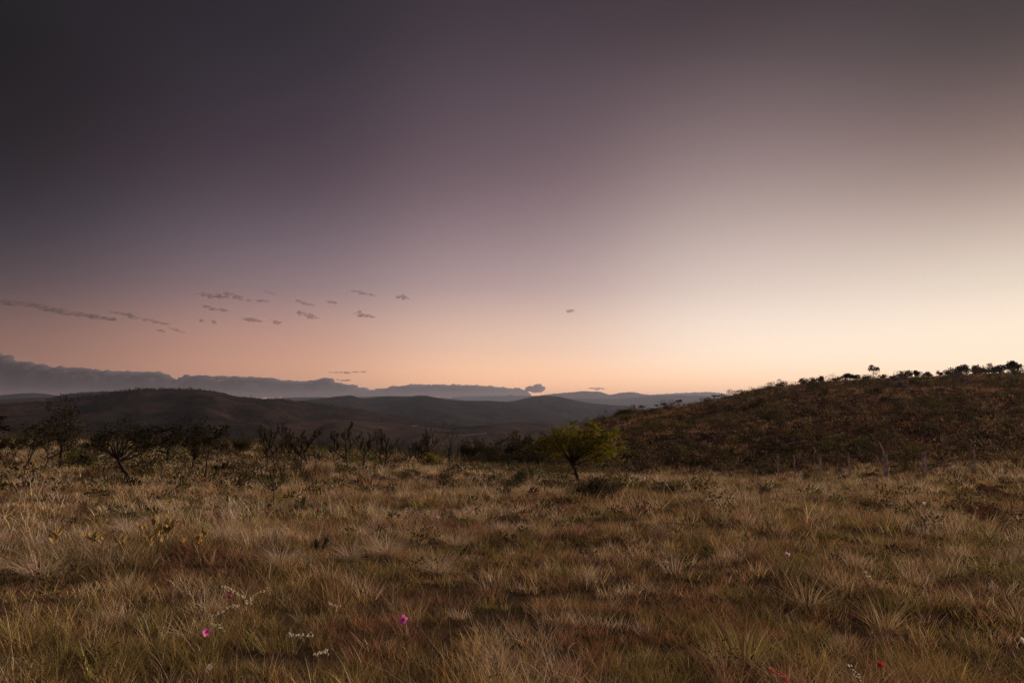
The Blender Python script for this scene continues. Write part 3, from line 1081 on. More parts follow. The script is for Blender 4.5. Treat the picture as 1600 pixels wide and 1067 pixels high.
def traced_tree(name, label, trunk, limbs, r0, d, kind, seed, group=None, twig=.55, depth=.8, **kw):
    """a tree whose trunk and main limbs follow pixel points at distance d; twigs and leaves grow from the limbs"""
    P = dict(KINDS_P[kind])
    P.update(kw)
    r_ = np.random.default_rng(seed)
    p0 = at(trunk[0][0], d)

    def w3(px, py, dd=0.0):
        X_, Y_, Zr = px_dir(px, py)
        return np.array([X_ * (d + dd), Y_ * (d + dd), CAM_Z + Zr * (d + dd)]) - p0
    o = thing(name, label, 'tree', p0, group)
    tr = np.array([w3(*q) for q in trunk])
    tr[0, 2] = -.1
    f = np.linspace(0, len(tr) - 1, 9)
    tr = np.stack([np.interp(f, np.arange(len(tr)), tr[:, k]) for k in range(3)], 1)
    tr[1:-1] += r_.normal(size=(7, 3)) * .02
    wood = Geo()
    bark = P.get('bark', BARK)
    tube(wood, tr, np.linspace(r0, r0 * .7, 9), bark, 7)
    tubes, tips = [], []
    m_px = d / F
    for (px, py) in limbs:
        dd = r_.uniform(-1, 1) * depth
        e = w3(px, py, dd)
        st = tr[r_.integers(6, 9)]
        t = np.linspace(0, 1, 7)[:, None]
        bow = np.array([0, 0, -.10]) * np.linalg.norm(e - st)
        pts = st + (e - st) * t + bow * 4 * t * (1 - t) * .6 + r_.normal(size=(7, 3)) * .03 * t
        rad = np.linspace(r0 * .5, r0 * .15, 7)
        tube(wood, pts, rad, bark * r_.uniform(.8, 1.2), 5)
        for k in range(P.get('twigs', 5)):
            q = r_.uniform(2.5, 5.95)
            i = int(q)
            s_ = pts[i] + (pts[i + 1] - pts[i]) * (q - i)
            dv = unit(e - st) * .7 + r_.normal(size=3) * .6 * np.array([1, 1, P.get('flatz', 1)]) + np.array([0, 0, .25 * P.get('flatz', 1)])
            dv = dv * np.array([1, 1, P.get('flatz', 1)])
            Q = dict(P)
            Q['levels'] = 1
            grow(r_, s_, unit(dv), twig * r_.uniform(.6, 1.2), r0 * .14, 0, Q, tubes, tips)
    for pts, rad, lv in tubes:
        tube(wood, pts, np.maximum(rad, .004), bark * r_.uniform(.7, 1.2), 4)
    crown = Geo()
    pal = np.array(P['leafcol'], float)
    if P['leaf'] == 'spray':
        for pts, rad, lv in tubes:
            k = P['nleaf']
            f = r_.uniform(.1, 1.1, k) * (len(pts) - 1)
            i = np.minimum(f.astype(int), len(pts) - 2)
            q = pts[i] + (pts[i + 1] - pts[i]) * (f - i)[:, None] + r_.normal(size=(k, 3)) * P['R'] * np.array([1, 1, .5])
            leaves(crown, q, r_.normal(size=(k, 3)) * np.array([1, 1, .4]), P['ll'] * r_.uniform(.6, 1.3, k), P['lw'], pal[r_.integers(len(pal))] * r_.uniform(.6, 1.4, (k, 1)))
    else:
        for p, dv in tips:
            k = int(P['nleaf'] * r_.uniform(.4, 1.4))
            q = sphere_pts(k) * P['R'] * np.array([1, 1, .7]) + p
            leaves(crown, q, (q - p) / P['R'] + r_.normal(size=(k, 3)) * .6, P['ll'] * r_.uniform(.6, 1.3, k), P['lw'] * r_.uniform(.6, 1.3, k), pal[r_.integers(len(pal))] * r_.uniform(.6, 1.4, (k, 1)))
    wood.obj('trunk', M_BARK, o)
    crown.obj('crown', M_LEAF, o)
    return o


# the yellow-green umbrella tree
UM = dict(leafcol=[(.18, .165, .024), (.22, .19, .028), (.14, .13, .022), (.26, .195, .036)], nleaf=19, R=.085, ll=.12, lw=.045, wob=.12, up=(.0, .0), kids=[(3, 4)], spread=(.7,), flat=.7, lr=.7, twigs=6, flatz=.3)
traced_tree('umbrella_tree', 'yellow-green spreading tree with leaning trunk in the middle of the meadow', [(906, 756), (901, 742), (896, 728), (893, 716)],
            [(858, 686), (866, 677), (878, 672), (884, 664), (896, 661), (908, 666), (918, 663), (930, 670), (942, 674), (952, 681), (957, 691), (944, 704), (934, 699), (912, 692), (874, 692), (926, 684), (890, 680)], .078, hit(906, 756)[1], 'umbrella', 5, twig=.62, depth=1.3, **UM)
# small dark trees on the left
G1 = 'small dark trees on the left'
plant('savanna_tree', 'dark tree cut by the left edge of the photo', 'tree', 'savanna', 11, 4, d=33, top=640, width=52, group=G1)
plant('savanna_tree', 'squat dark-leaved tree with two thin trunks near the left edge', 'tree', 'savanna', 12, 20, d=38, top=676, width=38, group=G1, stems=2)
plant('savanna_tree', 'upright dark tree left of the one leaning right', 'tree', 'slender', 13, 38, base=738, top=656, width=36, group=G1)
plant('savanna_tree', 'thin sapling close beside the upright dark tree', 'tree', 'slender', 14, 46, base=735, top=668, width=22, group=G1)
plant('savanna_tree', 'dark tree whose trunk leans to the right, left of the tallest', 'tree', 'savanna', 15, 65, base=742, top=664, width=46, group=G1, dir=(.35, 0, 1), rz=0)
traced_tree('savanna_tree', 'tallest dark tree on the left, its crown reaching over the dark hill', [(94, 735), (95, 715), (97, 700), (97, 690)],
            [(76, 676), (82, 662), (86, 648), (92, 634), (100, 630), (106, 638), (116, 642), (112, 656), (120, 668), (122, 680), (98, 652), (88, 682), (108, 676)], .07, hit(94, 735)[1], 'savanna', 16, G1, twig=.36, depth=.8, twigs=4, nleaf=5, R=.17, ll=.12, lw=.05)
traced_tree('savanna_tree', 'wide-crowned dark tree with trunk leaning far to the left', [(206, 755), (199, 740), (191, 727), (184, 716)],
            [(146, 682), (152, 694), (162, 676), (172, 672), (182, 670), (194, 674), (206, 678), (216, 684), (224, 692), (234, 700), (160, 688)], .085, hit(206, 755)[1], 'savanna', 27, G1, twig=.30, depth=.7, twigs=4, nleaf=7, R=.15, ll=.11, lw=.05)
plant('savanna_tree', 'dark tree right behind the wide leaning tree', 'tree', 'savanna', 18, 227, d=42, top=664, width=46, group=G1)
plant('savanna_tree', 'stunted sapling with bare stem between the wide tree and the forked tree', 'tree', 'slender', 19, 252, base=747, top=704, width=16, group=G1)
plant('savanna_tree', 'flat-crowned dark tree left of the forked tree', 'tree', 'savanna', 20, 266, d=40, top=663, width=52, group=G1, rz=1.2)
traced_tree('savanna_tree', 'dark tree whose trunk forks low into two limbs', [(298, 742), (301, 732), (303, 722), (303, 716)],
            [(299, 700), (296, 684), (288, 672), (284, 662), (296, 660), (304, 652), (312, 698), (316, 684), (320, 672), (310, 664), (328, 676), (334, 682), (306, 676)], .06, hit(298, 742)[1], 'savanna', 21, G1, twig=.32, depth=.6, twigs=4, nleaf=6, R=.16, ll=.12, lw=.05)
plant('savanna_tree', 'straight slender dark tree right of the forked tree', 'tree', 'slender', 22, 321, base=750, top=664, width=40, group=G1)
plant('savanna_tree', 'dark tree half hidden behind the tallest tree', 'tree', 'savanna', 23, 116, d=46, top=672, width=44, group=G1)
plant('savanna_tree', 'faint thin tree in the gap behind the wide leaning tree', 'tree', 'slender', 24, 172, d=48, top=672, width=30, group=G1)
plant('savanna_tree', 'bare-topped thin tree rising behind the wide leaning crown', 'tree', 'bare', 25, 197, d=44, top=650, width=22, group=G1)
plant('bush', 'low dark twiggy bush below the tallest tree on the left', 'bush', 'bush', 31, 118, base=730, top=704, width=34)
plant('bush', 'round dark bush right of the slender dark trees', 'bush', 'bush', 32, 350, d=50, top=687, width=22)
plant('bush', 'low dark shrub between the round bush and the candelabra shrubs', 'bush', 'bush', 33, 381, d=50, top=681, width=26)
for i, (px, d, tp, wd, lb) in enumerate([
    (60, 52, 690, 60, 'dark low scrub behind the trees at the left edge'),
    (150, 54, 688, 60, 'dark low scrub behind the wide leaning tree'),
    (240, 54, 685, 54, 'dark low scrub behind the flat-crowned tree'),
    (310, 55, 682, 46, 'dark low scrub behind the forked and slender trees')]):
    plant('bush', lb, 'bush', 'bush', 34 + i % 2, px, d=d, top=tp, width=wd, group='dark scrub behind the trees')

# candelabra shrubs of the middle
G2 = 'candelabra shrubs on the brow of the meadow'
plant('candelabra_shrub', 'near candelabra shrub with curved arms on a bare stem', 'shrub', 'candelabra', 41, 427, base=800, top=722, width=34, group=G2, spread=(1.25, .6), L=.8, kids=[(6, 7), (1, 2)], start=(.85, .3), up=(.02, .30, .3), rz=.1)
for i, (px, d, tp, wd, lb) in enumerate([
    (420, 36, 664, 36, 'tall thin candelabra shrub with three small heads'),
    (446, 44, 659, 20, 'highest thin head of the candelabra shrubs, beside the three-headed one'),
    (431, 37, 681, 28, 'bushy candelabra shrub behind the near one with curved arms'),
    (456, 38, 676, 24, 'small candelabra shrub left of the compact dark one'),
    (484, 38, 669, 26, 'upright candelabra shrub with a narrow head behind the compact one'),
    (478, 31, 698, 20, 'compact dark candelabra shrub low in the grass'),
    (464, 28, 708, 12, 'little candelabra shrub in front of the compact dark one'),
    (496, 32, 692, 11, 'single-stemmed candelabra shrub right of the compact one'),
    (545, 40, 659, 46, 'large dense candelabra shrub, tallest of the middle row'),
    (570, 34, 678, 34, 'round dark candelabra shrub right of the large dense one'),
    (604, 37, 670, 44, 'broad candelabra shrub with a level row of brush tips'),
    (636, 38, 687, 24, 'small candelabra shrub between the broad and the leaning ones'),
    (522, 42, 684, 18, 'small faint candelabra shrub left of the large dense one'),
    (588, 44, 668, 10, 'thin lone stem between the round and the broad candelabra shrubs')]):
    plant('candelabra_shrub', lb, 'shrub', 'candelabra', 42 + i, px, d=d, top=tp, width=wd, group=G2, rz=i * 1.1)
plant('candelabra_shrub', 'candelabra shrub with stems leaning right beside the yellow bush', 'shrub', 'candelabra', 61, 650, base=730, top=667, width=42, group=G2, dir=(.45, 0, 1), stems=3, stemspread=.25, rz=0)
plant('bare_shrub', 'nearly bare twiggy shrub left of the dark thicket', 'shrub', 'bare', 62, 703, d=44, top=657, width=34)
plant('bush', 'small bright yellow-green bush in front of the leaning shrub', 'bush', 'yellow_bush', 63, 676, base=732, top=707, width=20)
for i, (px, base, tp, wd, lb) in enumerate([
    (349, 737, 723, 14, 'two-armed rosette plant, left of the pair near the slender trees'),
    (362, 737, 728, 9, 'smaller rosette plant, right of the pair near the slender trees'),
    (357, 787, 770, 20, 'dark three-armed rosette plant alone in the pale grass'),
    (335, 755, 745, 10, 'tiny dark rosette plant below the slender tree'),
    (471, 794, 774, 6, 'single dark stub right of the near candelabra shrub'),
    (586, 765, 752, 16, 'low dark rosette plant in pale grass below the round shrub'),
    (622, 764, 752, 12, 'low dark rosette plant below the broad candelabra shrub'),
    (1001, 803, 780, 14, 'dark cup-shaped rosette plant right of the umbrella tree'),
    (819, 733, 719, 12, 'small rosette plant left of the umbrella tree'),
    (498, 862, 838, 26, 'near rosette plant among pale tussocks')]):
    plant('rosette_plant', lb, 'plant', 'rosette', 71 + i % 4, px, base=base, top=tp, width=wd, group='rosette plants in the grass', rz=i * .9)
# dark thicket in the gully and bushes by the umbrella tree
for i, (px, d, tp, wd, k, lb) in enumerate([
    (735, 58, 688, 40, 'bush', 'dark thicket bush next to the bare twiggy shrub'),
    (762, 62, 684, 44, 'bush', 'dark thicket bush second from the bare twiggy shrub'),
    (795, 60, 675, 36, 'bush', 'tall round dark bush in the middle of the gully thicket'),
    (822, 64, 678, 36, 'bush', 'dark bush between the tall round one and the umbrella tree'),
    (846, 66, 677, 34, 'bush', 'dark bush touching the umbrella crown on its left'),
    (775, 54, 700, 50, 'bush', 'low front bush of the gully thicket'),
    (833, 56, 700, 50, 'bush', 'low dark bush under the left side of the umbrella crown'),
    (975, 60, 705, 60, 'bush', 'dark scrub bush behind the umbrella tree on its right'),
    (1015, 56, 716, 50, 'bush', 'dark bush at the foot of the hill, left one of three'),
    (1055, 54, 712, 56, 'bush', 'dark bush at the foot of the hill, middle one of three'),
    (1098, 54, 716, 48, 'bush', 'dark bush at the foot of the hill, right one of three')]):
    plant('bush', lb, 'bush', k, 81 + i % 4, px, d=d, top=tp, width=wd, group='dark thicket in the gully', rz=i * 1.3)
plant('bush', 'low round grey-brown bush at the foot of the umbrella tree', 'bush', 'bush', 91, 928, base=784, top=745, width=50, leafcol=[(.06, .05, .034), (.05, .042, .028)])
plant('bush', 'thin twiggy bush right of the round one under the umbrella tree', 'bush', 'bush', 92, 962, base=776, top=752, width=34, nleaf=10, leafcol=[(.07, .055, .04), (.05, .042, .028)])
plant('bush', 'low leafy bush in the grass farther right of the umbrella tree', 'bush', 'bush', 93, 1035, base=778, top=754, width=52, nleaf=12, leafcol=[(.07, .06, .034), (.05, .042, .028)])
plant('bush', 'reddish twiggy bush near the right edge below the earth bank', 'bush', 'bare', 94, 1545, base=822, top=768, width=60, stems=9, stemspread=1.0, L=.5, r=.010, levels=2, nleaf=2, bark=np.array([.20, .10, .075]))
plant('bush', 'low leafy clump left of the umbrella tree foot', 'bush', 'bush', 95, 838, base=752, top=733, width=44, nleaf=12, leafcol=[(.09, .075, .04), (.06, .05, .03)])

# hill: single plants one can tell apart
for i, (px, d, tp, wd, k, sd, lb) in enumerate([
    (978, 105, 648, 42, 'yellow_bush', 101, 'yellow-green bush high on the left end of the hill'),
    (1105, 95, 664, 20, 'yellow_bush', 102, 'small yellow bush in the middle of the hill slope'),
    (1172, 100, 648, 46, 'yellow_bush', 103, 'wide yellowish bush on the hill below the sunset glow'),
    (1286, 80, 659, 24, 'yellow_bush', 102, 'small pale yellow bush above the fence on the hill'),
    (1414, 75, 666, 20, 'yellow_bush', 101, 'small orange-yellow bush above the dead trunk'),
    (1545, 68, 690, 16, 'yellow_bush', 103, 'low yellow tuft of leaves below the yellow sapling')]):
    plant('hill_bush', lb, 'bush', k, sd, px, d=d, top=tp, width=wd, group='yellowish bushes on the hill', leafcol=[(.12, .10, .02), (.10, .085, .02), (.14, .10, .025)])
plant('hill_tree', 'sapling with a flat yellow crown on the hill at right', 'tree', 'flat_top', 104, 1553, d=66, top=670, width=26, leafcol=[(.22, .15, .03), (.18, .13, .03)], nleaf=14)
plant('hill_tree', 'dark flat-crowned tree low on the hill left of the fence', 'tree', 'savanna', 105, 1218, d=74, top=646, width=44, leafcol=[(.07, .06, .02), (.05, .042, .02)])
plant('hill_tree', 'lone flat-topped tree standing out on the hill crest', 'tree', 'flat_top', 106, 1366, d=163, top=569.5, width=15)
ORD = 'first second third fourth fifth sixth seventh eighth ninth tenth eleventh twelfth thirteenth fourteenth fifteenth sixteenth seventeenth eighteenth'.split()
crest = [(1590, 562, 24), (1572, 568, 14), (1560, 566, 14), (1541, 570, 14), (1526, 569, 16), (1510, 568, 18), (1495, 575, 14), (1482, 573, 12), (1472, 577, 10), (1451, 579, 12), (1433, 577, 12), (1421, 577, 11), (1412, 578, 10), (1398, 583, 9), (1386, 583, 8)]
for i, (px, tp, wd) in enumerate(crest):
    plant('crest_tree', f'small dark tree on the hill crest, {ORD[i]} from the right edge', 'tree', 'ridge', 111 + i % 5, px, d=166, top=tp + 1.5, width=wd * .8, group='trees along the hill crest', rz=i * 1.7)
for i, (px, tp, wd, lb) in enumerate([
    (1330, 583, 18, 'wide thin tree on the crest left of the flat-topped tree'),
    (1342, 585, 11, 'low shrub on the crest just left of the flat-topped tree'),
    (1358, 585, 10, 'dark shrub at the foot of the flat-topped tree'),
    (1310, 588, 13, 'low flat shrub on the crest left of the wide thin tree'),
    (1288, 587, 9, 'thin crest shrub in the middle of the glow'),
    (1272, 591, 7, 'tiny crest shrub next to the thin one in the glow'),
    (1253, 591, 9, 'rounded little crest shrub left of the two in the glow'),
    (1219, 597, 8, 'faint crest shrub where the hill begins to fall away')]):
    plant('crest_shrub', lb, 'shrub', 'ridge', 111 + i % 5, px, d=160, top=tp, width=wd, group='shrubs along the hill crest', rz=i)
for i, (px, d, tp, wd, k, lb) in enumerate([
    (948, 130, 639, 5, 'slender', 'thin post-like sapling at the low left end of the ridge'),
    (983, 132, 639, 26, 'bush', 'dark rounded bush on the low left end of the ridge'),
    (992, 135, 632, 3, 'slender', 'very thin bare pole-like sapling behind the rounded ridge bush'),
    (1003, 136, 633, 8, 'flat_top', 'small tree on the ridge right of the rounded bush'),
    (1027, 138, 632, 6, 'flat_top', 'left one of two twin little trees on the ridge'),
    (1036, 138, 629, 6, 'flat_top', 'right one of two twin little trees on the ridge'),
    (1061, 140, 624, 9, 'flat_top', 'feathery little tree on the ridge before the blue range'),
    (1117, 146, 617, 10, 'flat_top', 'small spreading tree on the ridge below the far mountain end'),
    (1137, 148, 620, 6, 'ridge', 'tiny shrub on the ridge between two little trees'),
    (1155, 150, 610, 6, 'flat_top', 'thin little tree on the ridge at the edge of the glow')]):
    plant('ridge_tree', lb, 'tree' if 'bush' not in lb and 'shrub' not in lb else 'shrub', k, 121 + i % 3, px, d=d, top=tp, width=wd, group='little trees on the falling ridge', rz=i * .8)

# ------------------------------------------------------------------ hillside scrub and rough grass: one mass
gS = Geo()
x, y = wedge(50, 178, .62, a0=2, a1=44)
d_ = np.hypot(x, y)
dens = vnoise(x / 11, y / 11, 91) * .6 + vnoise(x / 4, y / 4, 92) * .4
m = (dens + .25 * (d_ < 75)) > .44
x, y, d_, dens = x[m], y[m], d_[m], dens[m]
x2, y2 = wedge(62, 120, .25, a0=-8, a1=3)
x4, y4 = wedge(42, 54, .9, a0=5, a1=43)
m4 = vnoise(x4 / 4, y4 / 4, 98) + (np.hypot(x4, y4) - 48) / 14 > .62
x2, y2 = np.concatenate([x2, x4[m4]]), np.concatenate([y2, y4[m4]])
x, y = np.concatenate([x, x2]), np.concatenate([y, y2])
d_ = np.hypot(x, y)
nb = len(x)
hs = np.minimum(.22 + rng.exponential(.30, nb), 1.7) * (.7 + .6 * vnoise(x / 8, y / 8, 93)) * np.where(d_ < 70, 1.25, 1.0) * np.clip((195 - d_) / 55, .55, 1)
K = 46
rep = np.repeat(np.arange(nb), K)
q = sphere_pts(nb * K)
pos = np.stack([x[rep] + q[:, 0] * hs[rep] * .75, y[rep] + q[:, 1] * hs[rep] * .75, ground_z(x, y)[rep] + hs[rep] * (.5 + .55 * q[:, 2])], 1)
pal = np.array([(.12, .078, .05), (.10, .085, .04), (.16, .10, .07), (.07, .055, .034), (.17, .13, .055), (.125, .07, .05), (.05, .042, .028), (.042, .038, .024)])
bc = pal[rng.integers(len(pal), size=nb)] * rng.uniform(.6, 1.3, (nb, 1))
leaves(gS, pos, q + rng.normal(size=q.shape) * .5 + np.array([0, 0, .4]), rng.uniform(.14, .30, nb * K), rng.uniform(.05, .10, nb * K), bc[rep] * rng.uniform(.6, 1.4, (nb * K, 1)))
# larger rounded bushes standing out of the scrub
x, y = wedge(54, 150, .028, a0=3, a1=44)
x6, y6 = wedge(52, 62, .10, a0=8, a1=30)
x, y = np.concatenate([x, x6]), np.concatenate([y, y6])
nb = len(x)
hs = rng.uniform(.7, 1.5, nb)
K = 240
rep = np.repeat(np.arange(nb), K)
lob = unit(rng.normal(size=(nb, 5, 3))) * .55
q = lob[rep, rng.integers(5, size=nb * K)] + sphere_pts(nb * K) * .55
pos = np.stack([x[rep] + q[:, 0] * hs[rep] * .95, y[rep] + q[:, 1] * hs[rep] * .95, ground_z(x, y)[rep] + hs[rep] * (.75 + .62 * q[:, 2])], 1)
bc = np.array([(.05, .043, .022), (.065, .058, .022), (.04, .032, .02), (.09, .08, .026), (.075, .05, .032)])[rng.integers(5, size=nb)] * rng.uniform(.6, 1.25, (nb, 1))
leaves(gS, pos, q + rng.normal(size=q.shape) * .6, rng.uniform(.12, .24, nb * K), rng.uniform(.06, .10, nb * K), bc[rep] * rng.uniform(.6, 1.4, (nb * K, 1)))
oS = gS.obj('hillside_scrub', M_LEAF)
oS['kind'] = 'stuff'
oS['label'] = 'low dark scrub covering the hill on the right'
gH = Geo()
x, y = wedge(50, 180, 1.15, a0=1, a1=44)
tufts(gH, x, y, 14, .5, .05, 1, .45)
v_, t_, c_ = gH.arrays()
gH2 = Geo()
gH2.add(v_, t_, c_ * np.array([.66, .54, .50]))
oH = gH2.obj('hillside_grass', M_GRASS)
oH['kind'] = 'stuff'
oH['label'] = 'sparse brown grass between the scrub of the hill'

# ------------------------------------------------------------------ low dark herbs scattered in the meadow: one mass
gM = Geo()
xs, ys = [], []
for d0, d1, dn in ((2.8, 6, 2.2), (6, 16, .7), (16, 34, .42), (34, 70, .40)):
    x, y = wedge(d0, d1, dn, a0=-43, a1=43 if d1 < 40 else 8)
    xs.append(x)
    ys.append(y)
x, y = np.concatenate(xs), np.concatenate(ys)
dens = vnoise(x / 3.5, y / 3.5, 95) * .6 + vnoise(x / 1.4, y / 1.4, 96) * .4
azd = np.degrees(np.arctan2(x, y))
d_ = np.hypot(x, y)
m = keep(x, y) & (dens > .47)
x, y, d_ = x[m], y[m], d_[m]
nb = len(x)
hs = rng.uniform(.10, .34, nb) * np.clip(d_ / 22, .5, 1.5)
K = 40
rp = np.repeat(np.arange(nb), K)
q = sphere_pts(nb * K)
pos = np.stack([x[rp] + q[:, 0] * hs[rp] * 1.2, y[rp] + q[:, 1] * hs[rp] * 1.2, ground_z(x, y)[rp] + .08 + hs[rp] * (.55 + .6 * q[:, 2])], 1)
pal = np.array([(.08, .075, .026), (.11, .10, .032), (.06, .045, .028), (.11, .07, .042), (.075, .08, .026)])
bc = pal[rng.integers(len(pal), size=nb)] * rng.uniform(.6, 1.3, (nb, 1))
sz = np.clip(d_ / 14, .40, 2.2)[rp]
leaves(gM, pos, q + rng.normal(size=q.shape) * .5 + np.array([0, 0, .5]), rng.uniform(.05, .10, nb * K) * sz, rng.uniform(.018, .034, nb * K) * sz, bc[rp] * rng.uniform(.6, 1.4, (nb * K, 1)))
oM = gM.obj('meadow_herbs', M_LEAF)
oM['kind'] = 'stuff'
oM['label'] = 'low dark green and brown herbs dotted through the meadow'


# dark scrub along the far brow of the meadow
gW = Geo()
x, y = wedge(50, 80, .55, a0=-43, a1=2)
x3, y3 = wedge(30, 50, .50, a0=-34, a1=5)
x5, y5 = wedge(20, 32, .26, a0=-40, a1=10)
x3, y3 = np.concatenate([x3, x5]), np.concatenate([y3, y5])
x, y = np.concatenate([x, x3]), np.concatenate([y, y3])
nb = len(x)
hs = rng.uniform(.35, 1.1, nb) * (.5 + vnoise(x / 5, y / 5, 97)) * np.where(np.hypot(x, y) < 50, .62, 1) * np.where(np.hypot(x, y) < 32, .6, 1)
K = 54
rp = np.repeat(np.arange(nb), K)
q = sphere_pts(nb * K)
pos = np.stack([x[rp] + q[:, 0] * hs[rp] * .9, y[rp] + q[:, 1] * hs[rp] * .9, ground_z(x, y)[rp] + hs[rp] * (.55 + .6 * q[:, 2])], 1)
bc = np.array([(.05, .042, .026), (.06, .055, .026), (.07, .05, .036), (.09, .085, .03)])[rng.integers(4, size=nb)] * rng.uniform(.6, 1.3, (nb, 1))
leaves(gW, pos, q + rng.normal(size=q.shape) * .5 + np.array([0, 0, .5]), rng.uniform(.10, .2, nb * K), rng.uniform(.035, .06, nb * K), bc[rp] * rng.uniform(.6, 1.4, (nb * K, 1)))
oW = gW.obj('brow_scrub', M_LEAF)
oW['kind'] = 'stuff'
oW['label'] = 'dark scrub along the far edge of the meadow'


# ------------------------------------------------------------------ pale tussocks one can tell apart
def tussock(label, px, row, hgt, col, n=260, arch=.75, wid=.005, lean=.5, seed=0):
    p, d = hit(px, row)
    o = thing('grass_tussock', label, 'grass tussock', p, 'pale grass tussocks')
    g = Geo()
    r_ = np.random.default_rng(seed)
    az = r_.uniform(0, 2 * np.pi, n)
    rad = hgt * .22 * np.sqrt(r_.uniform(0, 1, n))
    base = np.stack([np.cos(az) * rad, np.sin(az) * rad, np.full(n, -.02)], 1)
    c = np.array(col) * r_.uniform(.7, 1.35, (n, 1))
    w = max(wid, d * .00075)
    blades(g, base, hgt * r_.uniform(.6, 1.35, n), w * r_.uniform(.6, 1.2, n), az + r_.normal(size=n) * .45, np.clip(r_.uniform(.1, lean + .25, n), 0, .9), np.abs(r_.normal(size=n)) * arch * .6 + .12, c, 5)
    g.obj('blades', M_GRASS, o)
    return o


PALE = (.52, .40, .29)
for i, (px, row, h, c, ar, ln, lb) in enumerate([
    (605, 872, .52, PALE, .9, .4, 'pale feathery tussock, the tallest left of the middle'),
    (684, 897, .42, PALE, 1.1, .5, 'pale fountain-shaped tussock below and right of the tallest one'),
    (440, 884, .46, PALE, 1.0, .6, 'pale arching tussock near the rosette plant'),
    (548, 876, .40, (.44, .34, .24), 1.0, .6, 'dull tan tussock between the rosette plant and the tallest tussock'),
    (60, 905, .46, PALE, 1.0, .6, 'pale swept tussock near the left edge'),
    (350, 850, .50, (.48, .37, .27), .8, .5, 'pale tussock right of the yellow-leaved plants'),
    (200, 836, .48, (.48, .38, .30), .8, .4, 'greyish tussock behind the yellow-leaved plants'),
    (715, 855, .42, (.46, .34, .24), .9, .5, 'spreading tan tussock right of the tallest one'),
    (1262, 950, .42, (.52, .39, .24), .35, .75, 'stiff straw tussock with splayed blades at right below the pink flower'),
    (1385, 985, .42, (.48, .36, .20), .35, .8, 'stiff splayed straw tussock farther right'),
    (1165, 1040, .42, (.40, .33, .13), .4, .5, 'large yellow-green tussock at the bottom right of the middle'),
    (885, 905, .36, (.30, .26, .10), .4, .4, 'olive tussock right of the picture middle'),
    (340, 1010, .34, (.30, .24, .09), .4, .4, 'green-gold tussock beside the left pink flower'),
    (1275, 1055, .34, (.38, .28, .09), .3, .6, 'golden stiff tussock at the bottom edge on the right'),
    (70, 765, .62, PALE, 1.0, .6, 'pale flattened tussock below the trees at the left edge'),
    (1340, 890, .40, (.46, .35, .22), .5, .6, 'straw tussock above the splayed ones on the right')]):
    tussock(lb, px, row, h * .85, c, arch=ar, lean=ln, seed=i + 5, n=210 if ar > .5 else 90, wid=.005 if ar > .5 else .007)


# ------------------------------------------------------------------ plants with broad yellow-brown leaves
def leaf_mesh():
    g = Geo()
    n = 7
    t = np.linspace(0, 1, n)
    w = .26 * np.sin(np.pi * t ** .75) ** .8
    mid = np.stack([0 * t, t, .10 * np.sin(t * 2.2)], 1)
    l = mid + np.stack([-w, 0 * t, .25 * w], 1)
    r = mid + np.stack([w, 0 * t, .25 * w], 1)
    v = np.concatenate([l, mid, r])
    tr = []
    for i in range(n - 1):
        for a, b in ((0, n), (n, 2 * n)):
            tr += [(a + i, b + i, a + i + 1), (b + i, b + i + 1, a + i + 1)]
    return g, v, tr


def coloured_leaf(col):
    g, v, tr = leaf_mesh()
    g.add(v, tr, col)
    return g.mesh('leaf', M_LEAF)


LEAF_M = [coloured_leaf(np.array(c)) for c in ((.52, .34, .12), (.40, .28, .10), (.30, .24, .08), (.55, .35, .19), (.18, .16, .06), (.24, .15, .08))]


def broadleaf(label, px, row, top, nl, width, seed, leaf=.11):
    r_ = np.random.default_rng(seed)
    p, d = hit(px, row)
    hgt = z_on_ray(px, top, d) - p[2]
    o = thing('broadleaf_plant', label, 'plant', p, 'plants with yellow-brown leaves')
    g = Geo()
    stems = []
    for k in range(max(2, nl // 7)):
        a = r_.uniform(0, 2 * np.pi)
        e = np.array([math.cos(a) * width * .5 * r_.uniform(.1, 1), math.sin(a) * width * .4 * r_.uniform(.1, 1), hgt * r_.uniform(.6, 1)])
        t = np.linspace(0, 1, 5)[:, None]
        pts = e * t + np.array([0, 0, .15 * hgt]) * (t * (1 - t)) + r_.normal(size=(5, 3)) * .008
        pts[0] = (0, 0, -.02)
        tube(g, pts, np.linspace(.006, .003, 5), (.13, .09, .05), 4)
        stems.append(pts)
    g.obj('stem', M_BARK, o)
    for k in range(nl):
        pts = stems[r_.integers(len(stems))]
        f = r_.uniform(1.6, 4)
        i = min(int(f), 3)
        q = pts[i] + (pts[i + 1] - pts[i]) * (f - i)
        lo = link('leaf', LEAF_M[min(5, int(abs(r_.normal()) * 2.2))], o)
        lo.location = tuple(q)
        lo.rotation_euler = (r_.uniform(.5, 1.35), r_.uniform(-.5, .5), r_.uniform(0, 6.28))
        sc = leaf * r_.uniform(.55, 1.2)
        lo.scale = (sc, sc, sc)


for i, (px, row, top, nl, wd, lb) in enumerate([
    (243, 876, 800, 44, .62, 'tallest plant with large upright yellow-brown leaves at left'),
    (152, 868, 826, 22, .40, 'small yellow-brown leaved plant left of the tallest one'),
    (88, 862, 832, 16, .34, 'small yellow-brown leaved plant nearer the left edge'),
    (190, 872, 840, 16, .30, 'low yellow-leaved plant right between the small and the tallest'),
    (305, 872, 832, 26, .55, 'sprawling brown-leaved plant right of the tallest yellow-leaved one'),
    (262, 800, 776, 20, .55, 'leafy plant farther back, above the tallest yellow-leaved one'),
    (1070, 822, 797, 6, .18, 'small plant with one yellow leaf right of the cup-shaped rosette'),
    (660, 800, 780, 14, .5, 'dull leafy plant in the middle distance left of the small pink flower')]):
    broadleaf(lb, px, row, top, nl, wd, 200 + i)


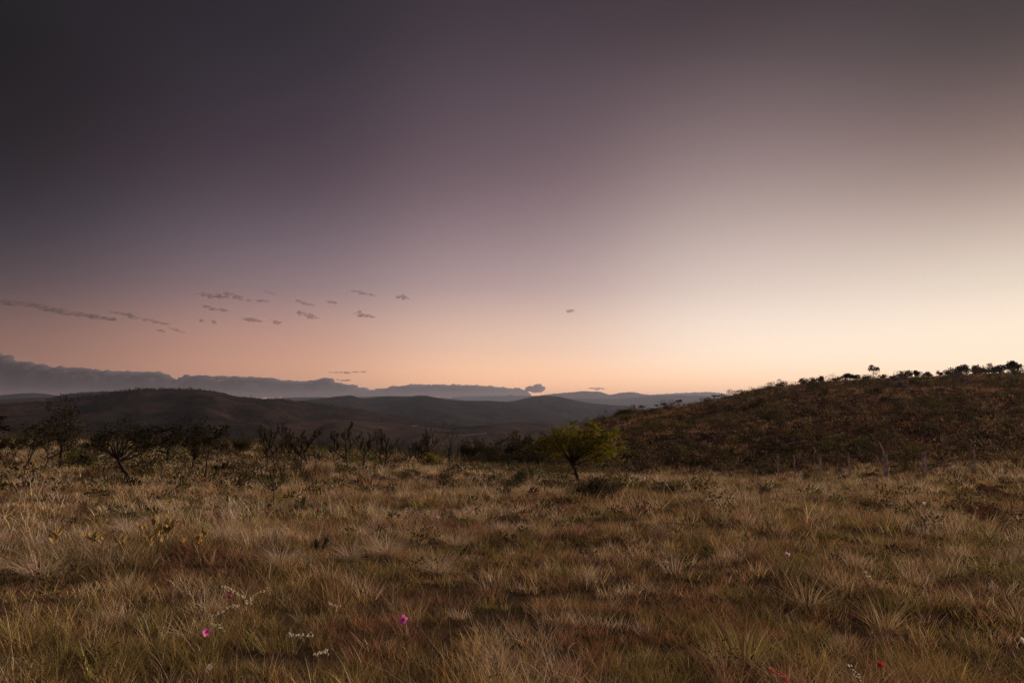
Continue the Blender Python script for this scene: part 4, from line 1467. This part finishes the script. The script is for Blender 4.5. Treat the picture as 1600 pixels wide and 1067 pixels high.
# ------------------------------------------------------------------ flowers
def petal_mesh(col, n=6):
    g = Geo()
    t = np.linspace(0, 1, n)
    w = .42 * np.sin(np.pi * np.minimum(t * .8 + .1, 1)) ** .7
    mid = np.stack([0 * t, t, .35 * t ** 2], 1)
    v = np.concatenate([mid + np.stack([-w, 0 * t, .12 * w], 1), mid, mid + np.stack([w, 0 * t, .12 * w], 1)])
    tr = []
    for i in range(n - 1):
        for a, b in ((0, n), (n, 2 * n)):
            tr += [(a + i, b + i, a + i + 1), (b + i, b + i + 1, a + i + 1)]
    c = np.array(col)[None] * (1.0 + .25 * np.concatenate([t, t, t])[:, None])
    g.add(v, tr, np.clip(c, 0, .9))
    return g.mesh('petal', M_PETAL)


def flower(name, label, px, row, d, size, col, ccol, tilt=.9, face=0.0, np_=5):
    X, Y, Zr = px_dir(px, row)
    gz = float(ground_z(X * d, Y * d))
    z = CAM_Z + Zr * d
    o = thing(name, label, 'flower', (X * d, Y * d, gz), 'single flowers in the grass')
    h = max(.08, z - gz)
    g = Geo()
    t = np.linspace(0, 1, 6)
    tube(g, np.stack([.05 * h * np.sin(t * 3), 0 * t, h * t], 1) - np.array([[.05 * h * math.sin(3), 0, 0]]) * t[:, None], np.linspace(.0025, .0018, 6), (.14, .13, .05), 4)
    g.obj('stem', M_LEAF, o)
    pm = petal_mesh(col)
    from mathutils import Matrix
    head = Matrix.Translation((0, 0, h)) @ Matrix.Rotation(face, 4, 'Z') @ Matrix.Rotation(tilt, 4, 'X')
    for k in range(np_):
        pe = link('petal', pm, o)
        pe.matrix_local = head @ Matrix.Rotation(k * 2 * math.pi / np_, 4, 'Z') @ Matrix.Scale(size * .5, 4)
    g = Geo()
    th = np.linspace(0, 2 * np.pi, 8, endpoint=False)
    vv = [[0, 0, .16]] + [[.2 * math.cos(a), .2 * math.sin(a), .05] for a in th]
    g.add(np.array(vv) * size * .5, [(0, 1 + i, 1 + (i + 1) % 8) for i in range(8)], ccol)
    c = g.obj('flower_centre', M_PETAL, o)
    c.matrix_local = head
    return o


PINK, DEEP = (.80, .22, .55), (.42, .03, .20)
flower('pink_flower', 'large open pink flower with dark centre in the near grass', 630, 968, 4.75, .062, PINK, DEEP, tilt=1.0)
flower('pink_flower', 'pink flower seen from the side near the bottom left', 322, 987, 4.5, .052, PINK, DEEP, tilt=1.5, face=.9)
flower('pink_flower', 'pale pink flower with dark eye in the grass on the right', 1230, 867, 8.2, .068, (.85, .45, .60), DEEP, tilt=.8)
flower('pink_flower', 'small pale pink flower in the middle distance', 683, 809, 12.0, .075, (.85, .42, .55), DEEP, tilt=.9)
flower('pink_flower', 'dull magenta blossom half hidden below the white spray', 358, 932, 5.4, .04, (.55, .12, .30), DEEP, tilt=1.3, face=.5)
flower('red_flower', 'small red flower low in the grass at the bottom right', 1375, 1038, 4.05, .034, (.55, .05, .045), (.3, .02, .02), tilt=1.0)
flower('red_flower', 'dull red leaf-like flower in the middle distance on the left', 551, 792, 13.5, .07, (.42, .09, .06), (.25, .04, .03), tilt=1.0)
flower('red_flower', 'dull crimson flower left of the dull red one', 497, 797, 13.0, .06, (.40, .07, .09), (.25, .04, .03), tilt=1.0)
flower('white_flower', 'pale cream flower standing above the grass near the fence', 1443, 786, 16.0, .065, (.82, .76, .62), (.6, .5, .3), tilt=1.2)
flower('white_flower', 'tiny white flower at the right edge low in the grass', 1597, 1000, 4.4, .03, (.8, .76, .68), (.6, .5, .3), tilt=1.2)


def flower_spray(label, pts, d, col, root, n=26, dot=.011):
    """an arching stem set with tiny blossoms, traced through pixel points at about distance d"""
    P3 = []
    for k, (px, py) in enumerate(pts):
        dk = d + .03 * k
        X, Y, Zr = px_dir(px, py)
        P3.append(np.array([X * dk, Y * dk, CAM_Z + Zr * dk]))
    P3 = np.array(P3)
    rp_ = at(root, d)
    o = thing('flower_spray', label, 'flower spray', rp_, 'arching sprays of tiny flowers')
    L = P3 - rp_
    g = Geo()
    t = np.linspace(0, 1, 6)[:, None]
    stem = L[0] * t + np.array([0, 0, .08]) * t * (1 - t)
    stem[0, 2] -= .02
    line = np.concatenate([stem, L[1:]])
    tube(g, line, np.linspace(.0035, .0015, len(line)), (.20, .12, .08), 4)
    g.obj('stem', M_BARK, o)
    r_ = np.random.default_rng(int(pts[0][0]))
    g = Geo()
    f = np.sort(r_.uniform(0, len(L) - 1.001, n))
    i = f.astype(int)
    q = L[i] + (L[i + 1] - L[i]) * (f - i)[:, None] + r_.normal(size=(n, 3)) * .006 + np.array([0, 0, .005])
    for k in range(4):
        leaves(g, q, r_.normal(size=(n, 3)) + np.array([0, -.6, .5]), dot * r_.uniform(.7, 1.3, n), dot * .7, np.array(col) * r_.uniform(.7, 1.15, (n, 1)))
    b = g.obj('blossoms', M_PETAL, o)
    b['kind'] = 'stuff'


WHT = (.78, .70, .58)
flower_spray('longest arching spray of tiny cream flowers at the bottom left', [(385, 950), (384, 938), (376, 932), (366, 926), (356, 920), (344, 917)], 5.0, WHT, 374, 34)
flower_spray('spray of cream flowers reaching right from the same place', [(388, 948), (392, 934), (400, 930), (410, 925), (420, 921)], 5.1, WHT, 377, 18)
flower_spray('drooping spray of cream flowers above the side-turned pink flower', [(372, 950), (362, 948), (350, 957), (338, 962), (328, 965)], 4.9, WHT, 372, 26)
flower_spray('short spray of cream flowers hanging next to the side-turned pink flower', [(350, 985), (345, 982), (338, 978), (330, 977)], 4.6, (.6, .6, .45), 352, 14)
flower_spray('flat spray of white flowers in the middle of the bottom left', [(450, 994), (462, 994), (474, 994), (488, 993)], 4.5, WHT, 470, 22)
flower_spray('lower flat spray of white flowers toward the bottom edge', [(490, 1024), (500, 1022), (508, 1019), (513, 1022)], 4.2, WHT, 500, 18)
flower_spray('short spray of pinkish white flowers above the flat white sprays', [(512, 942), (520, 945), (529, 948), (524, 954)], 5.2, (.78, .60, .58), 522, 16)
flower_spray('short upright spray of whitish flowers close to the bottom left edge', [(333, 1036), (329, 1042), (325, 1048)], 4.1, WHT, 330, 10)
flower_spray('curved string of white flower dots at the bottom right', [(1323, 1040), (1332, 1045), (1340, 1056), (1344, 1066)], 4.0, (.8, .76, .68), 1345, 14, .008)
flower_spray('reddish flower spray at the bottom edge right of the middle', [(1200, 1045), (1212, 1052), (1224, 1058), (1234, 1066)], 3.95, (.62, .16, .14), 1225, 30)
flower_spray('faint spray of cream flowers in the grass right of the middle', [(1022, 884), (1030, 881), (1040, 878), (1046, 878)], 7.6, WHT, 1030, 14)
flower_spray('twig with a few cream blossoms below the pale pink flower on the right', [(1350, 893), (1354, 897), (1358, 903)], 7.2, WHT, 1354, 8, .016)

# woodland dots on the dark hill
dh = bpy.data.objects['dark_hill'].data
dv_ = np.zeros(len(dh.vertices) * 3)
dh.vertices.foreach_get('co', dv_)
dv_ = dv_.reshape(560, -1, 3)
nt_ = 9000
iu, iv = rng.uniform(0, 558.9, nt_), rng.uniform(0, 58, nt_)
a_, b_ = iu.astype(int), iv.astype(int)
fu, fv = (iu - a_)[:, None], (iv - b_)[:, None]
tp_ = (dv_[a_, b_] * (1 - fu) + dv_[a_ + 1, b_] * fu) * (1 - fv) + (dv_[a_, b_ + 1] * (1 - fu) + dv_[a_ + 1, b_ + 1] * fu) * fv
mk = (vnoise(tp_[:, 0] / 90, tp_[:, 1] / 90, 33) * .6 + vnoise(tp_[:, 0] / 25, tp_[:, 1] / 25, 34) * .4) > .5
tp_ = tp_[mk]
nt_ = len(tp_)
K = 9
rp = np.repeat(np.arange(nt_), K)
q = sphere_pts(nt_ * K)
sz = rng.uniform(1.0, 2.6, nt_)[rp][:, None]
gD = Geo()
leaves(gD, tp_[rp] + q * sz * np.array([1, 1, .7]) + np.array([0, 0, 1.0]) * sz * .7, q + rng.normal(size=q.shape) * .5, 1.8, 1.2, np.array([.022, .02, .013]) * rng.uniform(.6, 1.5, (nt_, 1))[rp])
oD = gD.obj('hill_woodland', M_LEAF)
oD['kind'] = 'stuff'
oD['label'] = 'far dark scrub trees dotted over the dark hill'

# ------------------------------------------------------------------ fence, dead trunk, rocks, earth bank, track
fp = [(1213, 712, .045), (1238, 711, .035), (1278, 710, .062), (1323, 707, .045), (1437, 706, .040), (1442, 705, .045), (1518, 702, .040)]
FD = [47, 46, 45, 44.5, 43.5, 43.6, 43]
base0 = at(1323, 44.5)
fence = thing('wire_fence', 'old wire fence of thin grey wooden posts at the foot of the hill', 'fence', base0)
tops = []
for (px, tp, r0), d in zip(fp, FD):
    p = at(px, d)
    h = z_on_ray(px, tp, d) - p[2]
    g = Geo()
    t = np.linspace(0, 1, 6)
    r_ = np.random.default_rng(px)
    pts = np.stack([r_.normal(size=6) * .01 + .03 * t * r_.normal(), r_.normal(size=6) * .01, -.15 + (h + .15) * t], 1) + p - base0
    tube(g, pts, 1.3 * r0 * (1.05 - .2 * t), (.5, .5, .5), 7)
    g.obj('post', M_POST, fence, smooth=False)
    tops.append((p - base0, h))
for k in (.35, .62, .88):
    for (a, ha), (b, hb) in zip(tops[:-1], tops[1:]):
        if np.linalg.norm(a - b) < .5:
            continue
        g = Geo()
        t = np.linspace(0, 1, 5)[:, None]
        tube(g, (a + [0, 0, ha * k]) * (1 - t) + (b + [0, 0, hb * k]) * t - np.array([0, 0, .06]) * t * (1 - t) * 4, np.full(5, .0018), (.5, .5, .5), 3)
        g.obj('wire', M_POST, fence)


def gnarled(name, label, cat, pix, rads, d, branches=(), mat=None):
    p0 = at(pix[0][0], d)
    o = thing(name, label, cat, p0)
    pts = []
    for px, py in pix:
        X, Y, Zr = px_dir(px, py)
        pts.append(np.array([X * d, Y * d, CAM_Z + Zr * d]) - p0)
    pts = np.array(pts)
    pts[0, 2] = -.1
    f = np.linspace(0, len(pts) - 1, 14)
    fine = np.stack([np.interp(f, np.arange(len(pts)), pts[:, k]) for k in range(3)], 1)
    r_ = np.random.default_rng(9)
    fine[1:-1] += r_.normal(size=(12, 3)) * .02
    g = Geo()
    tube(g, fine, np.interp(f, np.arange(len(pts)), rads) * r_.uniform(.9, 1.12, 14), (.5, .5, .5), 8)
    g.obj('trunk', mat or M_POST, o, smooth=False)
    for bp, br in branches:
        q = []
        for px, py in bp:
            X, Y, Zr = px_dir(px, py)
            q.append(np.array([X * d, Y * d, CAM_Z + Zr * d]) - p0)
        g = Geo()
        tube(g, q, np.linspace(br, br * .4, len(q)), (.5, .5, .5), 6)
        g.obj('branch', mat or M_POST, o, smooth=False)


gnarled('dead_trunk', 'gnarled grey dead trunk with a slanting broken limb in the fence line', 'dead tree', [(1386, 743), (1384, 732), (1383, 720), (1382, 709)], [.17, .14, .13, .09], 44,
        [([(1382, 712), (1380, 703), (1376, 695), (1373, 689)], .06), ([(1383, 716), (1386, 712), (1388, 707)], .035)])
gnarled('dead_trunk', 'thin dark slanting dead stem on the middle of the hill', 'dead tree', [(1068, 704), (1071, 697), (1075, 690), (1079, 683)], [.09, .08, .06, .04], 75, mat=M_BARK)


def branch_on_ground(label, pix, d, r0, twigs=5, seed=1):
    p0 = at(pix[0][0], d)
    o = thing('fallen_branch', label, 'fallen branch', p0)
    r_ = np.random.default_rng(seed)
    q = []
    for px, py in pix:
        X, Y, Zr = px_dir(px, py)
        q.append(np.array([X * d, Y * d, CAM_Z + Zr * d]) - p0)
    q = np.array(q)
    g = Geo()
    tube(g, q, np.linspace(r0, r0 * .4, len(q)), (.5, .5, .5), 6)
    g.obj('limb', M_POST, o, smooth=False)
    for k in range(twigs):
        i = r_.integers(len(q) - 1)
        s = q[i] + (q[i + 1] - q[i]) * r_.uniform()
        e = s + r_.normal(size=3) * np.linalg.norm(q[-1] - q[0]) * .16 + np.array([0, 0, .08])
        g = Geo()
        tube(g, [s, (s + e) / 2 + r_.normal(size=3) * .03, e], [r0 * .5, r0 * .35, r0 * .2], (.5, .5, .5), 4)
        g.obj('twig', M_POST, o, smooth=False)


branch_on_ground('pale dead branches lying on the scrub above the fence', [(1228, 694), (1246, 690), (1262, 688), (1280, 690), (1292, 697)], 60, .022, 16)
branch_on_ground('pale fallen stick in the grass right of the low round bush', [(938, 779), (950, 781), (962, 784)], 25, .035, 3, 4)
branch_on_ground('thin bare stick lying beneath the trees at the left', [(138, 714), (152, 713), (165, 710)], 38, .03, 5, 6)


def rock(label, px, d, sx, sz, seed, n=5):
    """an outcrop of a few angular stones"""
    import bmesh
    p0 = at(px, d)
    o = thing('rock_outcrop', label, 'rock', p0, 'pale rocks on the hill')
    r_ = np.random.default_rng(seed)
    for k in range(n):
        bm = bmesh.new()
        bmesh.ops.create_icosphere(bm, subdivisions=2, radius=1)
        sc = np.array([sx * r_.uniform(.25, .5), sx * r_.uniform(.2, .4), sz * r_.uniform(.5, 1)])
        for v in bm.verts:
            q = np.array(v.co)
            q = np.sign(q) * np.abs(q) ** .75
            q = q * (1 + .25 * (float(vnoise(q[0] * 2 + k * 3 + seed, q[1] * 2 + q[2] * 1.7, seed)) - .5))
            v.co = Vector(q * sc)
        me = bpy.data.meshes.new('stone')
        bm.to_mesh(me)
        bm.free()
        me.materials.append(M_ROCK)
        s = link('stone', me, o)
        ox, oy = r_.uniform(-.6, .6) * sx, r_.uniform(-.4, .4) * sx
        s.location = (ox, oy, float(ground_z(p0[0] + ox, p0[1] + oy)) - p0[2] + .25 * sz)
        s.rotation_euler = (r_.normal() * .2, r_.normal() * .2, r_.uniform(0, 6))


for i, (px, d, sx, sz, lb) in enumerate([
    (1403, 135, 1.5, .8, 'pale rocks just below the crest on the right hill'),
    (1440, 128, .6, .6, 'single pale stone group right of the rocks below the crest'),
    (1406, 112, 1.3, .8, 'lower pale rocks on the hill beneath the crest rocks'),
    (1506, 125, 1.6, .7, 'pinkish pale rocks farther right high on the hill'),
    (1052, 70, .5, .4, 'small pale stones above the dark bushes at the foot of the hill'),
    (1081, 68, .4, .4, 'little grey stones right above the dark bushes near the dead stem')]):
    rock(lb, px, d, sx, sz, 300 + i)

# red earth bank at the right edge
g = Geo()
n, mcols = 40, 11
ax = (BANK_B - BANK_A)[:2]
ax = ax / np.linalg.norm(ax)
nx = np.array([-ax[1], ax[0]])
Lb = np.linalg.norm((BANK_B - BANK_A)[:2])
vv = []
for i in range(n):
    for j in range(mcols):
        s_ = (j / (mcols - 1) * 2 - 1)
        w_ = .42 * math.sin(math.pi * (i + .3) / n) ** .5
        q = BANK_A[:2] + ax * Lb * i / (n - 1) + nx * s_ * w_
        z = float(ground_z(q[0], q[1])) - .03 + .20 * (1 - s_ ** 2) * (.6 + .8 * float(vnoise(q[0] * 2.5, q[1] * 2.5, 7)))
        vv.append((q[0], q[1], z))
g.add(vv, grid_tris(n, mcols), (.5, .5, .5))
structure(g.obj('earth_bank', M_EARTH))
# pale dirt track on the valley floor and a bare patch farther left
from mathutils.bvhtree import BVHTree


def far_hit(px, py):
    o_ = Vector((0, 0, CAM_Z))
    dx, dy, dz = px_dir(px, py)
    dv = Vector((dx, dy, dz)).normalized()
    best = None
    for b in FAR_T:
        h_ = b.ray_cast(o_, dv)
        if h_[0] is not None and h_[0].length > 320 and (best is None or h_[3] < best[1]):
            best = (h_[0], h_[3])
    return best[0] if best else None


FAR_T = []
for nm in ('valley_floor', 'low_spur', 'dark_hill'):
    me = bpy.data.objects[nm].data
    nv_ = len(me.vertices)
    a_ = np.zeros(nv_ * 3)
    me.vertices.foreach_get('co', a_)
    tt = np.zeros(len(me.loops), int)
    me.loops.foreach_get('vertex_index', tt)
    FAR_T.append(BVHTree.FromPolygons(a_.reshape(-1, 3).tolist(), tt.reshape(-1, 3).tolist()))
for nm, line, th in (('dirt_track', [(716, 680), (728, 680), (738, 679), (748, 678.4), (760, 677.5)], .55), ('bare_earth', [(644, 666.4), (648, 665.8), (653, 665.2)], .7)):
    vv = []
    for px, py in line:
        for o_ in (-th, th):
            h_ = far_hit(px, py + o_)
            if h_ is None:
                vv = []
                break
            vv.append((h_.x, h_.y, h_.z + .6))
        if not vv:
            break
    if vv:
        g = Geo()
        g.add(vv, grid_tris(len(line), 2), (.5, .5, .5))
        structure(g.obj(nm, M_TRACK))
